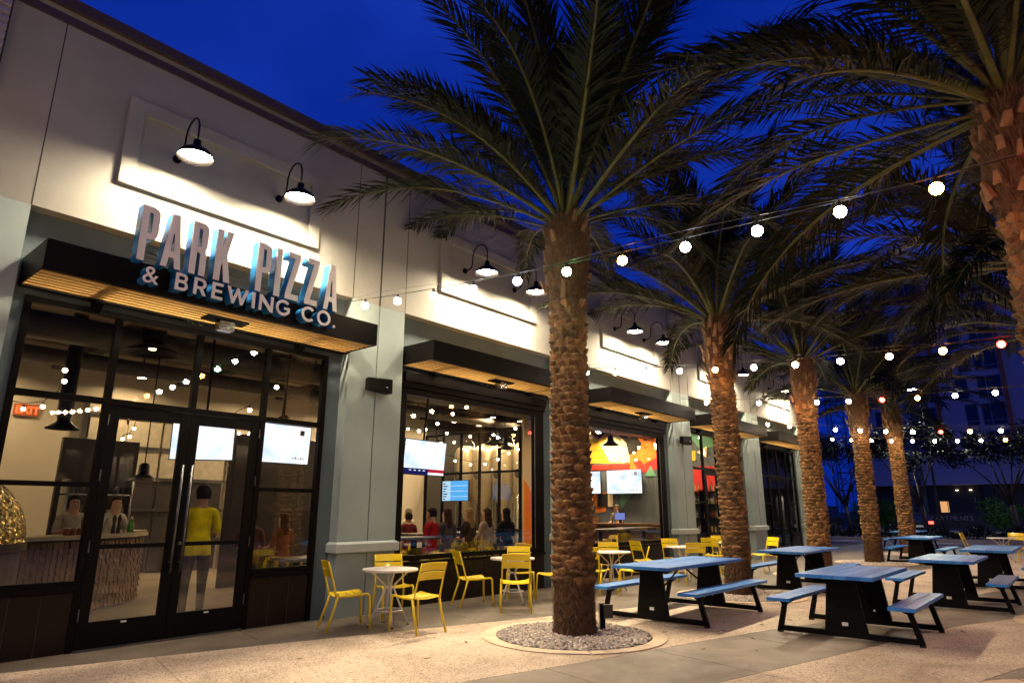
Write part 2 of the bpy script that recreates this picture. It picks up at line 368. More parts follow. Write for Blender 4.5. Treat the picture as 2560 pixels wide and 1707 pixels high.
# ================================================================== RESTAURANT BUILDING
bld = thing('restaurant_building', 'long pale stucco restaurant building with glazed bays and dark parapet', 'building')
YW, YR = 8.55, 8.75
BC = [3.85 + 5.5 * i for i in range(5)]
PC = [1.1 + 5.5 * i for i in range(6)]
box('upper_wall', stucco, bld, -6, 29.15, YW, YW + .32, 4.86, 7.452)
cap = box('parapet_cap', brownband, bld, -6, 29.22, YW - .07, YW + .4, 7.452, 7.60)
box('cornice_band', brownband, bld, -6, 29.17, YW - .022, YW + .01, 7.262, 7.372)
box('end_wall', stucco, bld, 28.9, 29.148, YR + .12, 19, 0, 7.44)
box('left_wall', stucco, bld, -6, .55, YW + .001, YW + .3, 0, 4.859)
for i, c in enumerate(PC):
    g = .014; h = .55
    poly = [(c - h, YR + .1), (c - h, YW), (c - g, YW), (c - g, YW + .02), (c + g, YW + .02), (c + g, YW), (c + h, YW), (c + h, YR + .1)]
    p = MB().prism(poly, lambda u, v, d: (u, v, d), 0, 4.859).build('pilaster', stucco_col, bld)
    bb = MB(); x0, x1, yf = c - h - .05, c + h + .05, YW - .06
    bb.box(x0, x1, yf, YR + .05, .91, 1.035)
    bb.hull8([(x0, yf, 1.035), (x1, yf, 1.035), (x1, YR + .05, 1.035), (x0, YR + .05, 1.035)], [(x0 + .045, yf + .055, 1.065), (x1 - .045, yf + .055, 1.065), (x1 - .045, YR + .05, 1.065), (x0 + .045, YR + .05, 1.065)])
    bb.build('pilaster_band', stucco_band, p, bevel=.006)
    for dx, wd in ((-h, .006), (0, .016), (h, .006)):
        if c + dx < 29.1: box('control_joint', jointm, bld, c + dx - wd, c + dx + wd, YW - .0025, YW + .01, 4.862, 7.26)
for bi, c in enumerate(BC):
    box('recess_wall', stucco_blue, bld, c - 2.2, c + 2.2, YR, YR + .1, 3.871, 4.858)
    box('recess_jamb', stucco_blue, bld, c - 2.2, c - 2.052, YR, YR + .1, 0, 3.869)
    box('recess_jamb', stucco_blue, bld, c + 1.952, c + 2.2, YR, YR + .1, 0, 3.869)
    # raised rectangular frame above the bay
    x0, x1, z0, z1, wd = c - 1.41, c + 1.46, 5.46, 6.67, .19
    fr = MB(); ya, yb = YW - .06, YW + .004
    for (a, b_, e, f_) in ((x0, x1, z0, z0 + wd), (x0, x1, z1 - wd, z1), (x0, x0 + wd, z0 + wd, z1 - wd), (x1 - wd, x1, z0 + wd, z1 - wd)): fr.box(a, b_, ya, yb, e, f_)
    pf = MB()
    O = [(x0, z0), (x1, z0), (x1, z1), (x0, z1)]; I = [(x0 + wd, z0 + wd), (x1 - wd, z0 + wd), (x1 - wd, z1 - wd), (x0 + wd, z1 - wd)]
    for y in (ya, yb): pf.v += [(x, y, z) for x, z in O] + [(x, y, z) for x, z in I]
    for k in range(4):
        j = (k + 1) % 4
        pf.f += [(k, j, 4 + j, 4 + k), (8 + k, 12 + k, 12 + j, 8 + j), (k, 8 + k, 8 + j, j), (4 + k, 4 + j, 12 + j, 12 + k)]
    pf.build('raised_panel_frame', stucco, bld, bevel=.008)
# --- storefronts
def handle(parent, x, y, z0, z1):
    MB().tube([(x, y, z0), (x, y, z1)], .016, 10).tube([(x, y, z0 + .12), (x, y + .07, z0 + .12)], .010, 8).tube([(x, y, z1 - .12), (x, y + .07, z1 - .12)], .010, 8).build('handle', steel_dark, parent, smooth=True)
def pane(parent, x0, x1, z0, z1, y=YR + .005, m=None):
    return MB().quad((x0, y, z0), (x1, y, z0), (x1, y, z1), (x0, y, z1)).build('pane', m or glass, parent)
def bulkhead(x0, x1, ztop, parent):
    n = max(1, round((x1 - x0) / .32)); st = (x1 - x0) / n; y0 = YR - .012
    box('grout_backing', grout, parent, x0, x1, y0 + .006, y0 + .05, 0, ztop - .002)
    tm = MB().box(.0035, st - .0035, 0, .04, .004, ztop - .006).mesh('tile', tilemat)
    for i in range(n):
        t = link('tile', tm, parent); t.location = (x0 + i * st, y0 + rnd.uniform(-.0006, .0006), 0)
def door_storefront(c, g, hinge_tags=True):
    o = c - 3.85
    fr = MB(); ya, yb = YR - .03, YR + .055
    X = lambda x: x + o
    fr.box(X(1.80), X(1.868), ya, yb, 0, 3.80).box(X(5.722), X(5.80), ya, yb, 0, 3.80).box(X(1.80), X(5.80), ya, yb, 3.80, 3.869)
    frame = fr.build('storefront_frame', bronze, bld, bevel=.004)
    ml = lambda *a: MB().box(*a).build('mullion', bronze, frame, bevel=.003)
    ml(X(1.868), X(5.722), ya + .003, yb - .003, 2.742, 2.815)
    for a, b_ in ((2.752, 2.828), (3.76, 3.84), (4.762, 4.838)): ml(X(a), X(b_), ya + .005, yb - .005, 2.815, 3.80)
    ml(X(2.752), X(2.826), ya + .005, yb - .005, 0, 2.742); ml(X(4.764), X(4.838), ya + .005, yb - .005, 0, 2.742)
    for a, b_ in ((1.868, 2.752), (2.828, 3.76), (3.84, 4.762), (4.838, 5.722)): pane(frame, X(a), X(b_), 2.815, 3.80, m=g)
    for a, b_ in ((1.868, 2.752), (4.838, 5.722)):
        ml(X(a), X(b_), ya + .006, yb - .006, 1.775, 1.83)
        ml(X(a), X(b_), ya + .004, yb - .004, .695, .755)
        MB().box(X(a) - .01, X(b_) + .01, YR - .05, YR + .04, .635, .693).build('sill', bronze, frame, bevel=.006)
        pane(frame, X(a), X(b_), .755, 1.775, m=g); pane(frame, X(a), X(b_), 1.83, 2.742, m=g)
        bulkhead(X(a), X(b_), .635, frame)
    box('threshold', steel_dark, frame, X(2.826), X(4.764), YR - .05, YR + .06, 0, .02)
    for s, (a, b_) in enumerate(((2.831, 3.793), (3.799, 4.759))):
        d = MB(); yd0, yd1 = YR - .018, YR + .032; a, b_ = X(a), X(b_); st = .115
        d.box(a, a + st, yd0, yd1, .022, 2.737).box(b_ - st, b_, yd0, yd1, .022, 2.737).box(a + st, b_ - st, yd0, yd1, 2.60, 2.737)
        d.box(a + st, b_ - st, yd0, yd1, .022, .30).box(a + st, b_ - st, yd0 + .004, yd1 - .004, 1.085, 1.135)
        dr = d.build('door', blackmetal, bld, bevel=.003)
        pane(dr, a + st, b_ - st, .30, 1.085, m=g); pane(dr, a + st, b_ - st, 1.135, 2.60, m=g)
        hx = b_ - .055 if s == 0 else a + .055
        handle(dr, hx, YR - .09, .78, 2.08)
        if s == 1: MB().tube([(hx - .02, YR - .03, 1.12), (hx - .02, YR + .0, 1.12)], .024, 14).build('lock', chrome, dr, smooth=False)
        ex = a - .008 if s == 0 else b_ - .004
        for z in (.32, 1.05, 1.85, 2.5): MB().tube([(ex + .006, YR - .028, z), (ex + .006, YR - .028, z + .13)], .008, 8).build('hinge', steel_dark, dr)
        box('label_sticker', sticker, dr, (a + b_) / 2 - .03, (a + b_) / 2 + .03, YR - .0195, YR - .0175, .262, .282)
def glass_bay(c):
    o = c - 9.35; X = lambda x: x + o; ya, yb = YR - .03, YR + .06
    fr = MB()
    fr.box(X(7.30), X(7.42), ya, yb, .70, 3.49).box(X(10.98), X(11.30), ya, yb, .70, 3.49).box(X(7.30), X(11.30), ya, yb, 3.49, 3.60).box(X(7.30), X(11.30), ya - .05, yb, 3.60, 3.70).box(X(7.30), X(11.30), ya - .09, yb, 3.70, 3.869)
    frame = fr.build('window_frame', bronze, bld, bevel=.006)
    box('bottom_rail', bronze, frame, X(7.42), X(10.98), ya + .004, yb - .004, .72, .80)
    MB().box(X(7.29), X(11.31), YR - .06, YR + .05, .655, .699).build('sill', bronze, frame, bevel=.006)
    n = 1
    pane(frame, X(7.42), X(10.98), .80, 3.49)
    box('jamb_track', steel_dark, frame, X(10.975), X(10.99), ya - .012, ya - .001, .80, 3.49)
    bulkhead(X(7.30), X(11.30), .655, frame)
door_storefront(BC[0], glass); glass_bay(BC[1]); glass_bay(BC[2]); door_storefront(BC[3], glass); door_storefront(BC[4], glass_dim)

# corrugated siding volume of the neighbouring unit, top left
cs = thing('corrugated_siding', 'ribbed metal siding panel on the wall at the upper left corner', 'siding', (1.08, YW - .12, 6.1))
cm = mat('corrugated_metal', (.34, .31, .30), .45, .4, var=.12)
rib = MB()
pr = [(0, 0), (-.03, .025), (-.03, .075), (0, .10)]
rib.prism([(0, 0), (.10, 0), (.10, .1), (0, .1), (-.035, .078), (-.035, .022)][::-1], lambda u, v, d: (d, u, v), -5, 0)
rm = rib.mesh('rib', cm)
for i in range(18): link('rib', rm, cs, loc=(0, .0, i * .104))

# --- awnings
def awning(c, first=None):
    pos = ['over the entrance doors, carrying the sign', 'over the first wide window with the television', 'over the mural window', 'over the second pair of doors', 'over the dark far doors']
    t = thing('awning', 'dark metal awning with tan slats ' + pos[BC.index(c)], 'awning', (c, YR, 3.95), 0, 'slatted awnings along the facade')
    x0, x1, yf, zt = -2.14, 2.19, -.90, .33
    MB().box(x0, x1, yf, yf + .012, 0, zt).box(x0, x1, yf + .012, yf + .07, 0, .012).box(x0, x1, yf + .012, yf + .05, zt - .012, zt).build('fascia', awnmetal, t)
    for x in (x0, x1 - .012): MB().box(x, x + .012, yf + .013, -.002, .0, zt).build('end_panel', awnmetal, t)
    MB().box(x0 + .013, x1 - .013, -.07, -.004, 0, .09).build('rear_rail', awnmetal, t)
    sm = MB().box(x0 + .014, x1 - .014, -.030, .030, .010, .036).mesh('slat', slatwood)
    for i in range(7): link('slat', sm, t, loc=(0, yf + .135 + i * .107, 0))
    for x in (-1.35, 1.4):
        MB().box(x - .05, x + .05, yf + .08, -.075, .10, .18).build('cross_beam', awnmetal, t)
        MB().hull8([(x - .05, -.16, -.03), (x + .05, -.16, -.03), (x + .05, -.003, -.14), (x - .05, -.003, -.14)], [(x - .05, -.16, 0), (x + .05, -.16, 0), (x + .05, -.003, 0), (x - .05, -.003, 0)]).build('bracket', awnmetal, t)
    return t
for c in BC: awning(c)
def heater(c, lab):
    t = thing('patio_heater', lab, 'heater', (c + .02, YR - .50, 3.92), 0, 'heaters hung under the awnings')
    MB().box(-.28, .28, -.10, .10, 0, .022).build('mount_plate', awnmetal, t)
    MB().box(-.10, .10, -.07, .07, -.13, 0).build('body', chrome, t, bevel=.012)
    for k in range(4): MB().box(-.105, .105, -.075, .075, -.11 + k * .025, -.104 + k * .025).build('fin', steel_dark, t)
    MB().tube([(-.1, .03, -.05), (-.2, .10, -.09), (-.3, .22, -.06), (-.33, .40, .02)], .008, 6).build('cable', rubber, t, smooth=True)
for i, c in enumerate(BC[:4]): heater(c, ['small steel heater under the entrance awning', 'small steel heater under the awning of the television window', 'small steel heater under the awning of the mural window', 'small steel heater under the fourth awning'][i])

# --- gooseneck lamps
lens = emit('lamp_lens_glow', (1.0, .82, .55), LAMP)
shade_in = mat('lamp_enamel', (.8, .78, .72), .4)
def gooseneck():
    t = thing('gooseneck_lamp', 'x', 'wall lamp', (0, 0, 0), 0, 'gooseneck lamps on the upper wall')
    # origin on the wall at the mounting plate
    MB().tube([(0, -.002, 0), (0, -.03, 0)], .055, 16).build('wall_plate', blackmetal, t)
    pts = [(0, -.03, 0), (0, -.12, 0.0)] + [(0, -.12 - .09 * math.sin(a), .09 - .09 * math.cos(a)) for a in (.5, 1.0, 1.5)]
    pts += [(0, -.22, .2)] + [(0, -.41 + .19 * math.cos(a), .24 + .20 * math.sin(a)) for a in (0.1, .6, 1.1, 1.57, 2.0, 2.5, 3.0)] + [(0, -.60, .14), (0, -.60, .03)]
    MB().tube(pts, .013, 10).build('arm', blackmetal, t, smooth=True)
    sh = MB().lathe([(.03, .06), (.045, .05), (.05, -.02), (.09, -.06), (.16, -.10), (.205, -.15), (.222, -.20), (.216, -.20), (.198, -.148), (.15, -.108), (.05, -.07)], 32, (0, -.60, 0)).build('shade', blackmetal, t, smooth=True)
    MB().lathe([(.0, -.195), (.06, -.193), (.12, -.182), (.17, -.158), (.185, -.150), (.0, -.10)], 32, (0, -.60, 0)).build('lens', lens, t, smooth=True)
    return t
gl = gooseneck(); k = 0
gnames = ['left of the two lamps above the sign', 'right of the two lamps above the sign', 'left lamp above the television window', 'right lamp above the television window', 'left lamp above the mural window', 'right lamp above the mural window', 'left lamp above the fourth bay, behind a palm trunk', 'right lamp above the fourth bay', 'left lamp above the farthest bay', 'right lamp above the farthest bay']
for c in BC:
    for s in (-.75, .75):
        lab = 'lit black gooseneck wall lamp, ' + gnames[k]; loc = (c + s, YW, 6.06)
        if k == 0: gl.location = loc; gl['label'] = lab
        else: copy_tree(gl, loc, 0, lab)
        k += 1
# --- wall speakers
for x, lab in ((6.53, 'small black wall speaker on the first pilaster'), (17.45, 'small black wall speaker on the pilaster beside the mural window')):
    t = thing('wall_speaker', lab, 'speaker', (x, YW - .02, 3.47), 0, 'speakers on the pilasters')
    body = MB().hull8([(-.24, -.20, -.09), (.22, -.24, -.12), (.22, -.06, -.12), (-.2, -.06, -.09)], [(-.24, -.20, .10), (.22, -.24, .12), (.22, -.06, .12), (-.2, -.06, .10)]).build('cabinet', mat('speaker_black', (.004, .004, .004), .5, spec=.12), t, bevel=.012)
    MB().box(.09, .13, -.2335, -.2300, -.03, -.02).build('badge', sticker, t)
    MB().box(-.03, .03, -.07, .018, -.05, .05).build('bracket', blackmetal, t)
# ================================================================== SIGN
sign_blue = mat('sign_return_blue', (.03, .22, .55), .22, .25, var=.08, scale=3, coat=.4)
sign_face = mat('sign_face', (.74, .72, .71), .5, var=.05)
sign_edge = mat('sign_edge_trim', (.06, .06, .065), .5)
def curve_mesh(loops, half, offset=0.):
    cu = bpy.data.curves.new('c', 'CURVE'); cu.dimensions = '2D'; cu.fill_mode = 'BOTH'; cu.extrude = half; cu.offset = offset
    for lp in loops:
        sp = cu.splines.new('POLY'); sp.points.add(len(lp) - 1); sp.use_cyclic_u = True
        for p, (x, y) in zip(sp.points, lp): p.co = (x, y, 0, 1)
    ob = bpy.data.objects.new('c', cu); COL.objects.link(ob)
    me = bpy.data.meshes.new_from_object(ob.evaluated_get(bpy.context.evaluated_depsgraph_get()))
    bpy.data.objects.remove(ob); bpy.data.curves.remove(cu); return me
def text_mesh(ch, size, half, offset=0.):
    cu = bpy.data.curves.new('c', 'FONT'); cu.body = ch; cu.size = size; cu.extrude = half; cu.offset = offset; cu.resolution_u = 4
    ob = bpy.data.objects.new('c', cu); COL.objects.link(ob)
    me = bpy.data.meshes.new_from_object(ob.evaluated_get(bpy.context.evaluated_depsgraph_get()))
    bpy.data.objects.remove(ob); bpy.data.curves.remove(cu); return me
H1 = .67
def A_(cx, cy, r, d0, d1, n=7): return arc(cx, cy, r, math.radians(d0), math.radians(d1), n)
GL1 = {
 'P': [[(0, 0), (.082, 0), (.082, .265)] + A_(.110, .350, .085, -90, 0) + A_(.110, .585, .085, 0, 90) + [(0, H1)], [(.080, .345), (.080, .592)] + A_(.100, .574, .018, 90, 0, 3) + A_(.100, .363, .018, 0, -90, 3)],
 'R': [[(0, 0), (.080, 0), (.080, .285), (.092, .285)] + A_(.092, .259, .026, 90, 0, 4) + [(.118, 0), (.198, 0), (.198, .262), (.186, .30), (.172, .318), (.188, .345), (.195, .38)] + A_(.110, .585, .085, 0, 90) + [(0, H1)], [(.080, .36), (.080, .592)] + A_(.100, .574, .018, 90, 0, 3) + A_(.100, .378, .018, 0, -90, 3)],
 'A': [[(0, 0), (.072, 0), (.090, .125), (.142, .125), (.160, 0), (.232, 0), (.160, H1), (.074, H1)], [(.098, .20), (.110, .40), (.117, .43), (.123, .40), (.134, .20)]],
 'K': [[(0, 0), (.082, 0), (.082, .19), (.097, .235), (.130, 0), (.214, 0), (.148, .37), (.208, H1), (.124, H1), (.082, .44), (.082, H1), (0, H1)]],
 'I': [[(0, 0), (.088, 0), (.088, H1), (0, H1)]],
 'Z': [[(0, 0), (.200, 0), (.200, .082), (.088, .082), (.200, .60), (.200, H1), (.012, H1), (.012, .588), (.110, .588), (0, .070)]],
}
H2 = .21; S2_ = .040
GL2 = {
 'B': [[(0, 0), (.090, 0)] + A_(.090, .060, .060, -90, 38, 7) + [(.122, .112)] + A_(.084, .155, .055, -35, 90, 6) + [(0, H2)], [(S2_, .036), (S2_, .092), (.088, .092)] + A_(.088, .064, .028, 90, -90, 6), [(S2_, .128), (S2_, .175), (.082, .175)] + A_(.082, .1515, .0235, 90, -90, 6)],
 'R': [[(0, 0), (S2_, 0), (S2_, .072), (.072, .072), (.112, 0), (.158, 0), (.112, .080)] + A_(.084, .143, .067, -58, 90, 8) + [(0, H2)], [(S2_, .107), (S2_, .175), (.080, .175)] + A_(.080, .141, .034, 90, -90, 6)],
 'E': [[(0, 0), (.140, 0), (.140, .037), (S2_, .037), (S2_, .088), (.125, .088), (.125, .124), (S2_, .124), (S2_, .173), (.136, .173), (.136, H2), (0, H2)]],
 'W': [[(.070, 0), (.102, 0), (.142, .125), (.182, 0), (.214, 0), (.284, H2), (.240, H2), (.197, .075), (.157, H2), (.127, H2), (.087, .075), (.044, H2), (0, H2)]],
 'I': [[(0, 0), (.042, 0), (.042, H2), (0, H2)]],
 'N': [[(0, 0), (.040, 0), (.040, .135), (.160, 0), (.200, 0), (.200, H2), (.160, H2), (.160, .075), (.040, H2), (0, H2)]],
 'G': [[(.105 + x, .105 + y) for x, y in A_(0, 0, .108, 42, 318, 20) + [(.098, -.048), (.098, .012), (.010, .012), (.010, -.024), (.060, -.024), (.060, -.034)] + A_(0, 0, .069, 320, 42, 18)]],
 'C': [[(.105 + x, .105 + y) for x, y in A_(0, 0, .108, 42, 318, 20) + A_(0, 0, .069, 318, 42, 18)]],
 'O': [[(.118 + x, .105 + y) for x, y in A_(0, 0, .110, 0, 351, 27)], [(.118 + x, .105 + y) for x, y in A_(0, 0, .070, 0, -350, 24)]],
 '.': [[(.021 + x, .021 + y) for x, y in A_(0, 0, .022, 0, 340, 14)]],
}
sgn = thing('sign', 'white faced channel letter sign with blue sides reading PARK PIZZA & BREWING CO.', 'sign', (0, 7.70, 0))
cache = {}
def letter(ch, row, x, z, xs=1.0):
    key = (ch, row)
    if key not in cache:
        if ch == '&':
            a, b_, c_ = text_mesh('&', .285, .072, .004), text_mesh('&', .285, .003, .0005), text_mesh('&', .285, .002, .0045)
        else:
            g = (GL1 if row == 1 else GL2)[ch]; a, b_, c_ = curve_mesh(g, .072, .001), curve_mesh(g, .003, -.003 if row == 1 else -.001), curve_mesh(g, .002, .002)
        a.materials.clear(); a.materials.append(sign_blue); b_.materials.clear(); b_.materials.append(sign_face); c_.materials.clear(); c_.materials.append(sign_edge)
        cache[key] = (a, b_, c_)
    a, b_, c_ = cache[key]
    o = link('letter', a, sgn); o.location = (x, .075, z); o.rotation_euler = (PI / 2, 0, 0); o.scale = (xs, 1, 1)
    o['label'] = 'letter ' + ch
    e = link('letter_trim', c_, o); e.location = (0, 0, .0745); f = link('letter_face', b_, o); f.location = (0, 0, .0790)
for ch, x in zip('PARKPIZZA', (2.515, 2.77, 3.09, 3.39, 3.935, 4.195, 4.36, 4.655, 4.955)): letter(ch, 1, x, 4.25)
for ch, x in zip('&BREWINGCO.', (2.605, 2.965, 3.18, 3.40, 3.585, 3.92, 4.015, 4.255, 4.635, 4.865, 5.135)): letter(ch, 2, x, 4.012)
for z in (4.335, 4.40): MB().box(2.50, 5.2, .148, .160, z, z + .02).build('mounting_rail', steel_dark, sgn)
MB().box(2.6, 2.63, .150, .2, 4.275, 4.42).box(5.0, 5.03, .150, .2, 4.275, 4.42).build('rail_post', steel_dark, sgn)

# ================================================================== CHAIRS AND ROUND TABLES
def make_chair():
    t = thing('bistro_chair', 'x', 'chair', (0, 0, 0), 0, 'yellow metal chairs at the round tables')
    for s in (-1, 1):
        y = s * .225
        p = [(.215 + .045 * math.sin(a) - .0, y, .445 - .055 * (1 - math.cos(a))) for a in (0, .4, .8, 1.2, 1.57)]
        MB().tube([(-.19, y, .43), (0, y, .425), (.215, y, .445)] + p[1:] + [(.262, y, .36), (.268, y * 1.03, .20), (.28, y * 1.05, .012)], .0165, 10).build('front_leg', yellow, t, smooth=True)
        MB().tube([(-.165, y, .425), (-.205, y * 1.02, .28), (-.295, y * 1.06, .012)], .0165, 10).build('rear_leg', yellow, t, smooth=True)
        MB().tube([(-.185, y * .97, .415), (-.205, y * .965, .50), (-.285, y * .94, .78), (-.315, y * .93, .865)], [.013, .013, .012, .011], 10, flat=.8).build('back_post', yellow, t, smooth=True)
        for q in ((.28, y * 1.05), (-.295, y * 1.06)): MB().tube([(q[0], q[1], 0), (q[0], q[1], .014)], .0172, 10).build('foot_cap', yellow, t)
    def slat(cx, cz, wd, tilt, hw, sag, th=.006):
        mb = MB(); n = 8
        ca, sa = math.cos(tilt), math.sin(tilt)
        for i in range(n + 1):
            y = -hw + 2 * hw * i / n; k = 1 - (y / hw) ** 2
            for du, dv in ((-wd/2, -th/2), (wd/2, -th/2), (wd/2, th/2), (-wd/2, th/2)):
                mb.v.append((cx + du * ca - (dv - sag * k) * sa, y, cz + du * sa + (dv - sag * k) * ca))
        for i in range(n):
            for q in range(4): mb.f.append((i*4 + q, i*4 + (q+1) % 4, (i+1)*4 + (q+1) % 4, (i+1)*4 + q))
        mb.f += [(3, 2, 1, 0), (n*4, n*4+1, n*4+2, n*4+3)]
        return mb
    for k in range(4): slat(-.135 + k * .107, .437 + (.004 if k == 3 else 0) - .006 * (k == 0), .098, .02 * (k - 1), .226, .022).build('seat_slat', yellow, t, bevel=.002)
    for cx, cz, wd in ((-.308, .815, .105), (-.274, .70, .105)): slat(cx, cz, wd, PI / 2 + .28, .215, .020, .007).build('back_slat', yellow, t, bevel=.002)
    return t
ch0 = make_chair(); cn = [0]
def chair(x, y, deg, lab):
    if cn[0] == 0: ch0.location = (x, y, 0); ch0.rotation_euler = (0, 0, math.radians(deg)); ch0['label'] = lab
    else: copy_tree(ch0, (x, y, 0), math.radians(deg), lab)
    cn[0] += 1
def make_table():
    t = thing('bistro_table', 'x', 'table', (0, 0, 0), 0, 'white round tables along the windows')
    MB().lathe([(0, .708), (.372, .708), (.384, .714), (.386, .728), (.38, .74), (0, .744)], 44).build('table_top', whitepaint, t, smooth=False, bevel=0)
    for k in range(4):
        a = PI / 4 + k * PI / 2; c, s = math.cos(a), math.sin(a)
        MB().tube([(c * r, s * r, z) for r, z in ((.27, .708), (.20, .65), (.075, .535), (.062, .49), (.075, .44), (.17, .22), (.275, .012))], .0135, 8).build('leg', whitepaint, t, smooth=True)
        MB().tube([(c * .275, s * .275, 0), (c * .275, s * .275, .016)], .015, 8).build('foot_cap', rubber, t)
    MB().tube([(.185 * math.cos(2*PI*i/28), .185 * math.sin(2*PI*i/28), .20) for i in range(29)], .011, 8).build('foot_ring', whitepaint, t, smooth=True)
    MB().tube([(.06 * math.cos(2*PI*i/16), .06 * math.sin(2*PI*i/16), .49) for i in range(17)], .009, 6).build('waist_ring', whitepaint, t, smooth=True)
    return t
tb0 = make_table()
TB = [(6.26, 7.55), (9.09, 7.72), (11.85, 7.45), (14.7, 7.3), (17.5, 7.3), (26.6, 2.25)]
tlab = ['round white table nearest the entrance, beside the first pilaster', 'round white table below the television window', 'round white table just right of the nearest palm trunk', 'round white table below the mural window', 'round white table partly hidden behind the second palm', 'round white table at the far right beyond the blue tables']
for i, (x, y) in enumerate(TB):
    if i == 0: tb0.location = (x, y, 0); tb0['label'] = tlab[0]; tb0.rotation_euler[2] = .3
    else: copy_tree(tb0, (x, y, 0), .2 + i * .5, tlab[i])
CH = [(5.74, 7.82, -22, 'left of the table nearest the entrance, seen from the side'), (6.80, 8.12, -112, 'behind the table nearest the entrance, facing the plaza'), (6.22, 6.92, 88, 'in front of the table nearest the entrance'),
 (8.46, 8.05, -28, 'left of the table below the television window, seen from the side'), (9.85, 8.18, -135, 'behind the table below the television window'), (8.48, 7.14, 42, 'in front of the table below the television window'), (9.95, 7.42, 170, 'half hidden behind the nearest palm trunk'),
 (12.55, 7.92, -140, 'behind the table right of the nearest palm'), (11.62, 6.82, 118, 'in front of the table right of the nearest palm, turned away'), (11.08, 7.38, 10, 'with only its seat showing right of the nearest palm trunk'),
 (15.35, 7.82, -125, 'behind the table below the mural window'), (14.05, 6.78, 45, 'in front of the table below the mural window'), (14.05, 7.9, -25, 'left of the table below the mural window'), (15.45, 6.78, 150, 'catching the light just left of the second palm'),
 (16.95, 7.55, 5, 'left of the table behind the second palm'), (18.2, 7.85, -140, 'behind the table at the second palm'), (18.0, 6.62, 150, 'right of the second palm, seen from the side'),
 (26.45, 2.98, -95, 'left of the far table beyond the blue tables'), (27.25, 2.0, 165, 'behind the far table beyond the blue tables'), (26.55, 1.62, 95, 'at the right edge in front of the far table')]
for x, y, d, l in CH: chair(x, y, d, 'yellow slatted metal chair ' + l)

# ================================================================== PICNIC TABLES
def picnic(x, y, L, label, rz=0, seed=0):
    r = random.Random(seed)
    t = thing('picnic_table', label, 'picnic table', (x, y, 0), rz, 'blue picnic tables on the plaza')
    n = 6; W = .90; st = W / n; zt = .765
    pm = MB().box(-L/2, L/2, -st/2 + .003, st/2 - .003, zt - .045, zt).mesh('top_plank', bluepaint)
    pm2 = MB().box(-L/2, L/2, -st/2 + .003, st/2 - .003, zt - .045, zt).mesh('top_plank', bluepaint2)
    pm3 = MB().box(-L/2, L/2, -st/2 + .003, st/2 - .003, zt - .045, zt).mesh('top_plank', bluepaint3)
    for i in range(n):
        o = link('top_plank', r.choice((pm, pm2, pm3, pm)), t, .004); o.location = (r.uniform(-.002, .002), -W/2 + st * (i + .5), r.uniform(-.0012, .0012))
    LB = L * .985; fx = L / 2 - .34
    bm = MB().box(-LB/2, LB/2, -.0705, .0705, .410, .452).mesh('bench_plank', bluepaint)
    for s in (-1, 1):
        for k in (-1, 1):
            o = link('bench_plank', bm, t, .004); o.location = (0, s * .70 + k * .073, 0)
    for s in (-1, 1):
        X = s * fx
        poly = [(-.25, .055), (.25, .055), (.165, .70), (-.165, .70)]
        pn = MB().prism(poly, lambda u, v, d: (X + d, u, v), -.03, .03).build('end_panel', tableblack, t, bevel=.004)
        if s < 0:
            MB().box(X - .0345, X - .031, -.035, .035, .155, .195).build('label_plate', sticker, pn)
        else:
            MB().lathe([(0, 0), (.016, .0), (.012, .008), (0, .01)], 10).build('bolt', sticker, pn, loc=None).matrix_local = Matrix.Translation((X - .031, -.05, .2)) @ Matrix.Rotation(-PI / 2, 4, 'Y')
        MB().box(X - .032, X + .032, -.78, .78, .022, .086).build('base_rail', tableblack, t, bevel=.004)
        for q in (-1, 1):
            MB().hull8([(X - .03, q * .81 - .033, .022), (X + .03, q * .81 - .033, .022), (X + .03, q * .81 + .033, .022), (X - .03, q * .81 + .033, .022)], [(X - .03, q * .72 - .030, .37), (X + .03, q * .72 - .030, .37), (X + .03, q * .72 + .030, .37), (X - .03, q * .72 + .030, .37)]).build('bench_leg', tableblack, t, bevel=.004)
            g = [(q * .72 - .035, .35), (q * .72 + .035, .35), (q * .70 + .115, .409), (q * .70 - .115, .409)]
            MB().prism(g, lambda u, v, d: (X + d, u, v), -.028, .028).build('bench_gusset', tableblack, t)
            MB().box(X - .03, X + .03, q * .81 - .03, q * .81 + .03, 0, .0215).build('foot', rubber, t)
        MB().prism([(-.34, .718), (.34, .718), (.26, .66), (-.26, .66)][::-1], lambda u, v, d: (X + d, u, v), -.022, .022).build('top_support', tableblack, t)
        MB().tube([(X - s * .03, 0, .30), (s * .04, 0, .69)], .0125, 8).build('brace', tableblack, t, smooth=True)
    return t
picnic(9.95, 4.98, 2.62, 'blue picnic table between the nearest and the second palm', 0, 1)
picnic(10.02, 2.52, 1.98, 'blue picnic table nearest the camera at the lower right', 0, 2)
picnic(14.95, 4.75, 2.45, 'blue picnic table between the second and the third palm', 0, 3)
picnic(13.95, 1.95, 2.0, 'blue picnic table right behind the nearest one', 0, 4)
picnic(18.3, 1.75, 2.62, 'blue picnic table at the right edge, in front of the far chairs', 0, 5)
picnic(24.9, 4.2, 2.5, 'small looking blue picnic table beside the fourth palm', 0, 6)
picnic(32.2, 5.8, 2.6, 'farthest blue picnic table behind the palms', 0, 7)

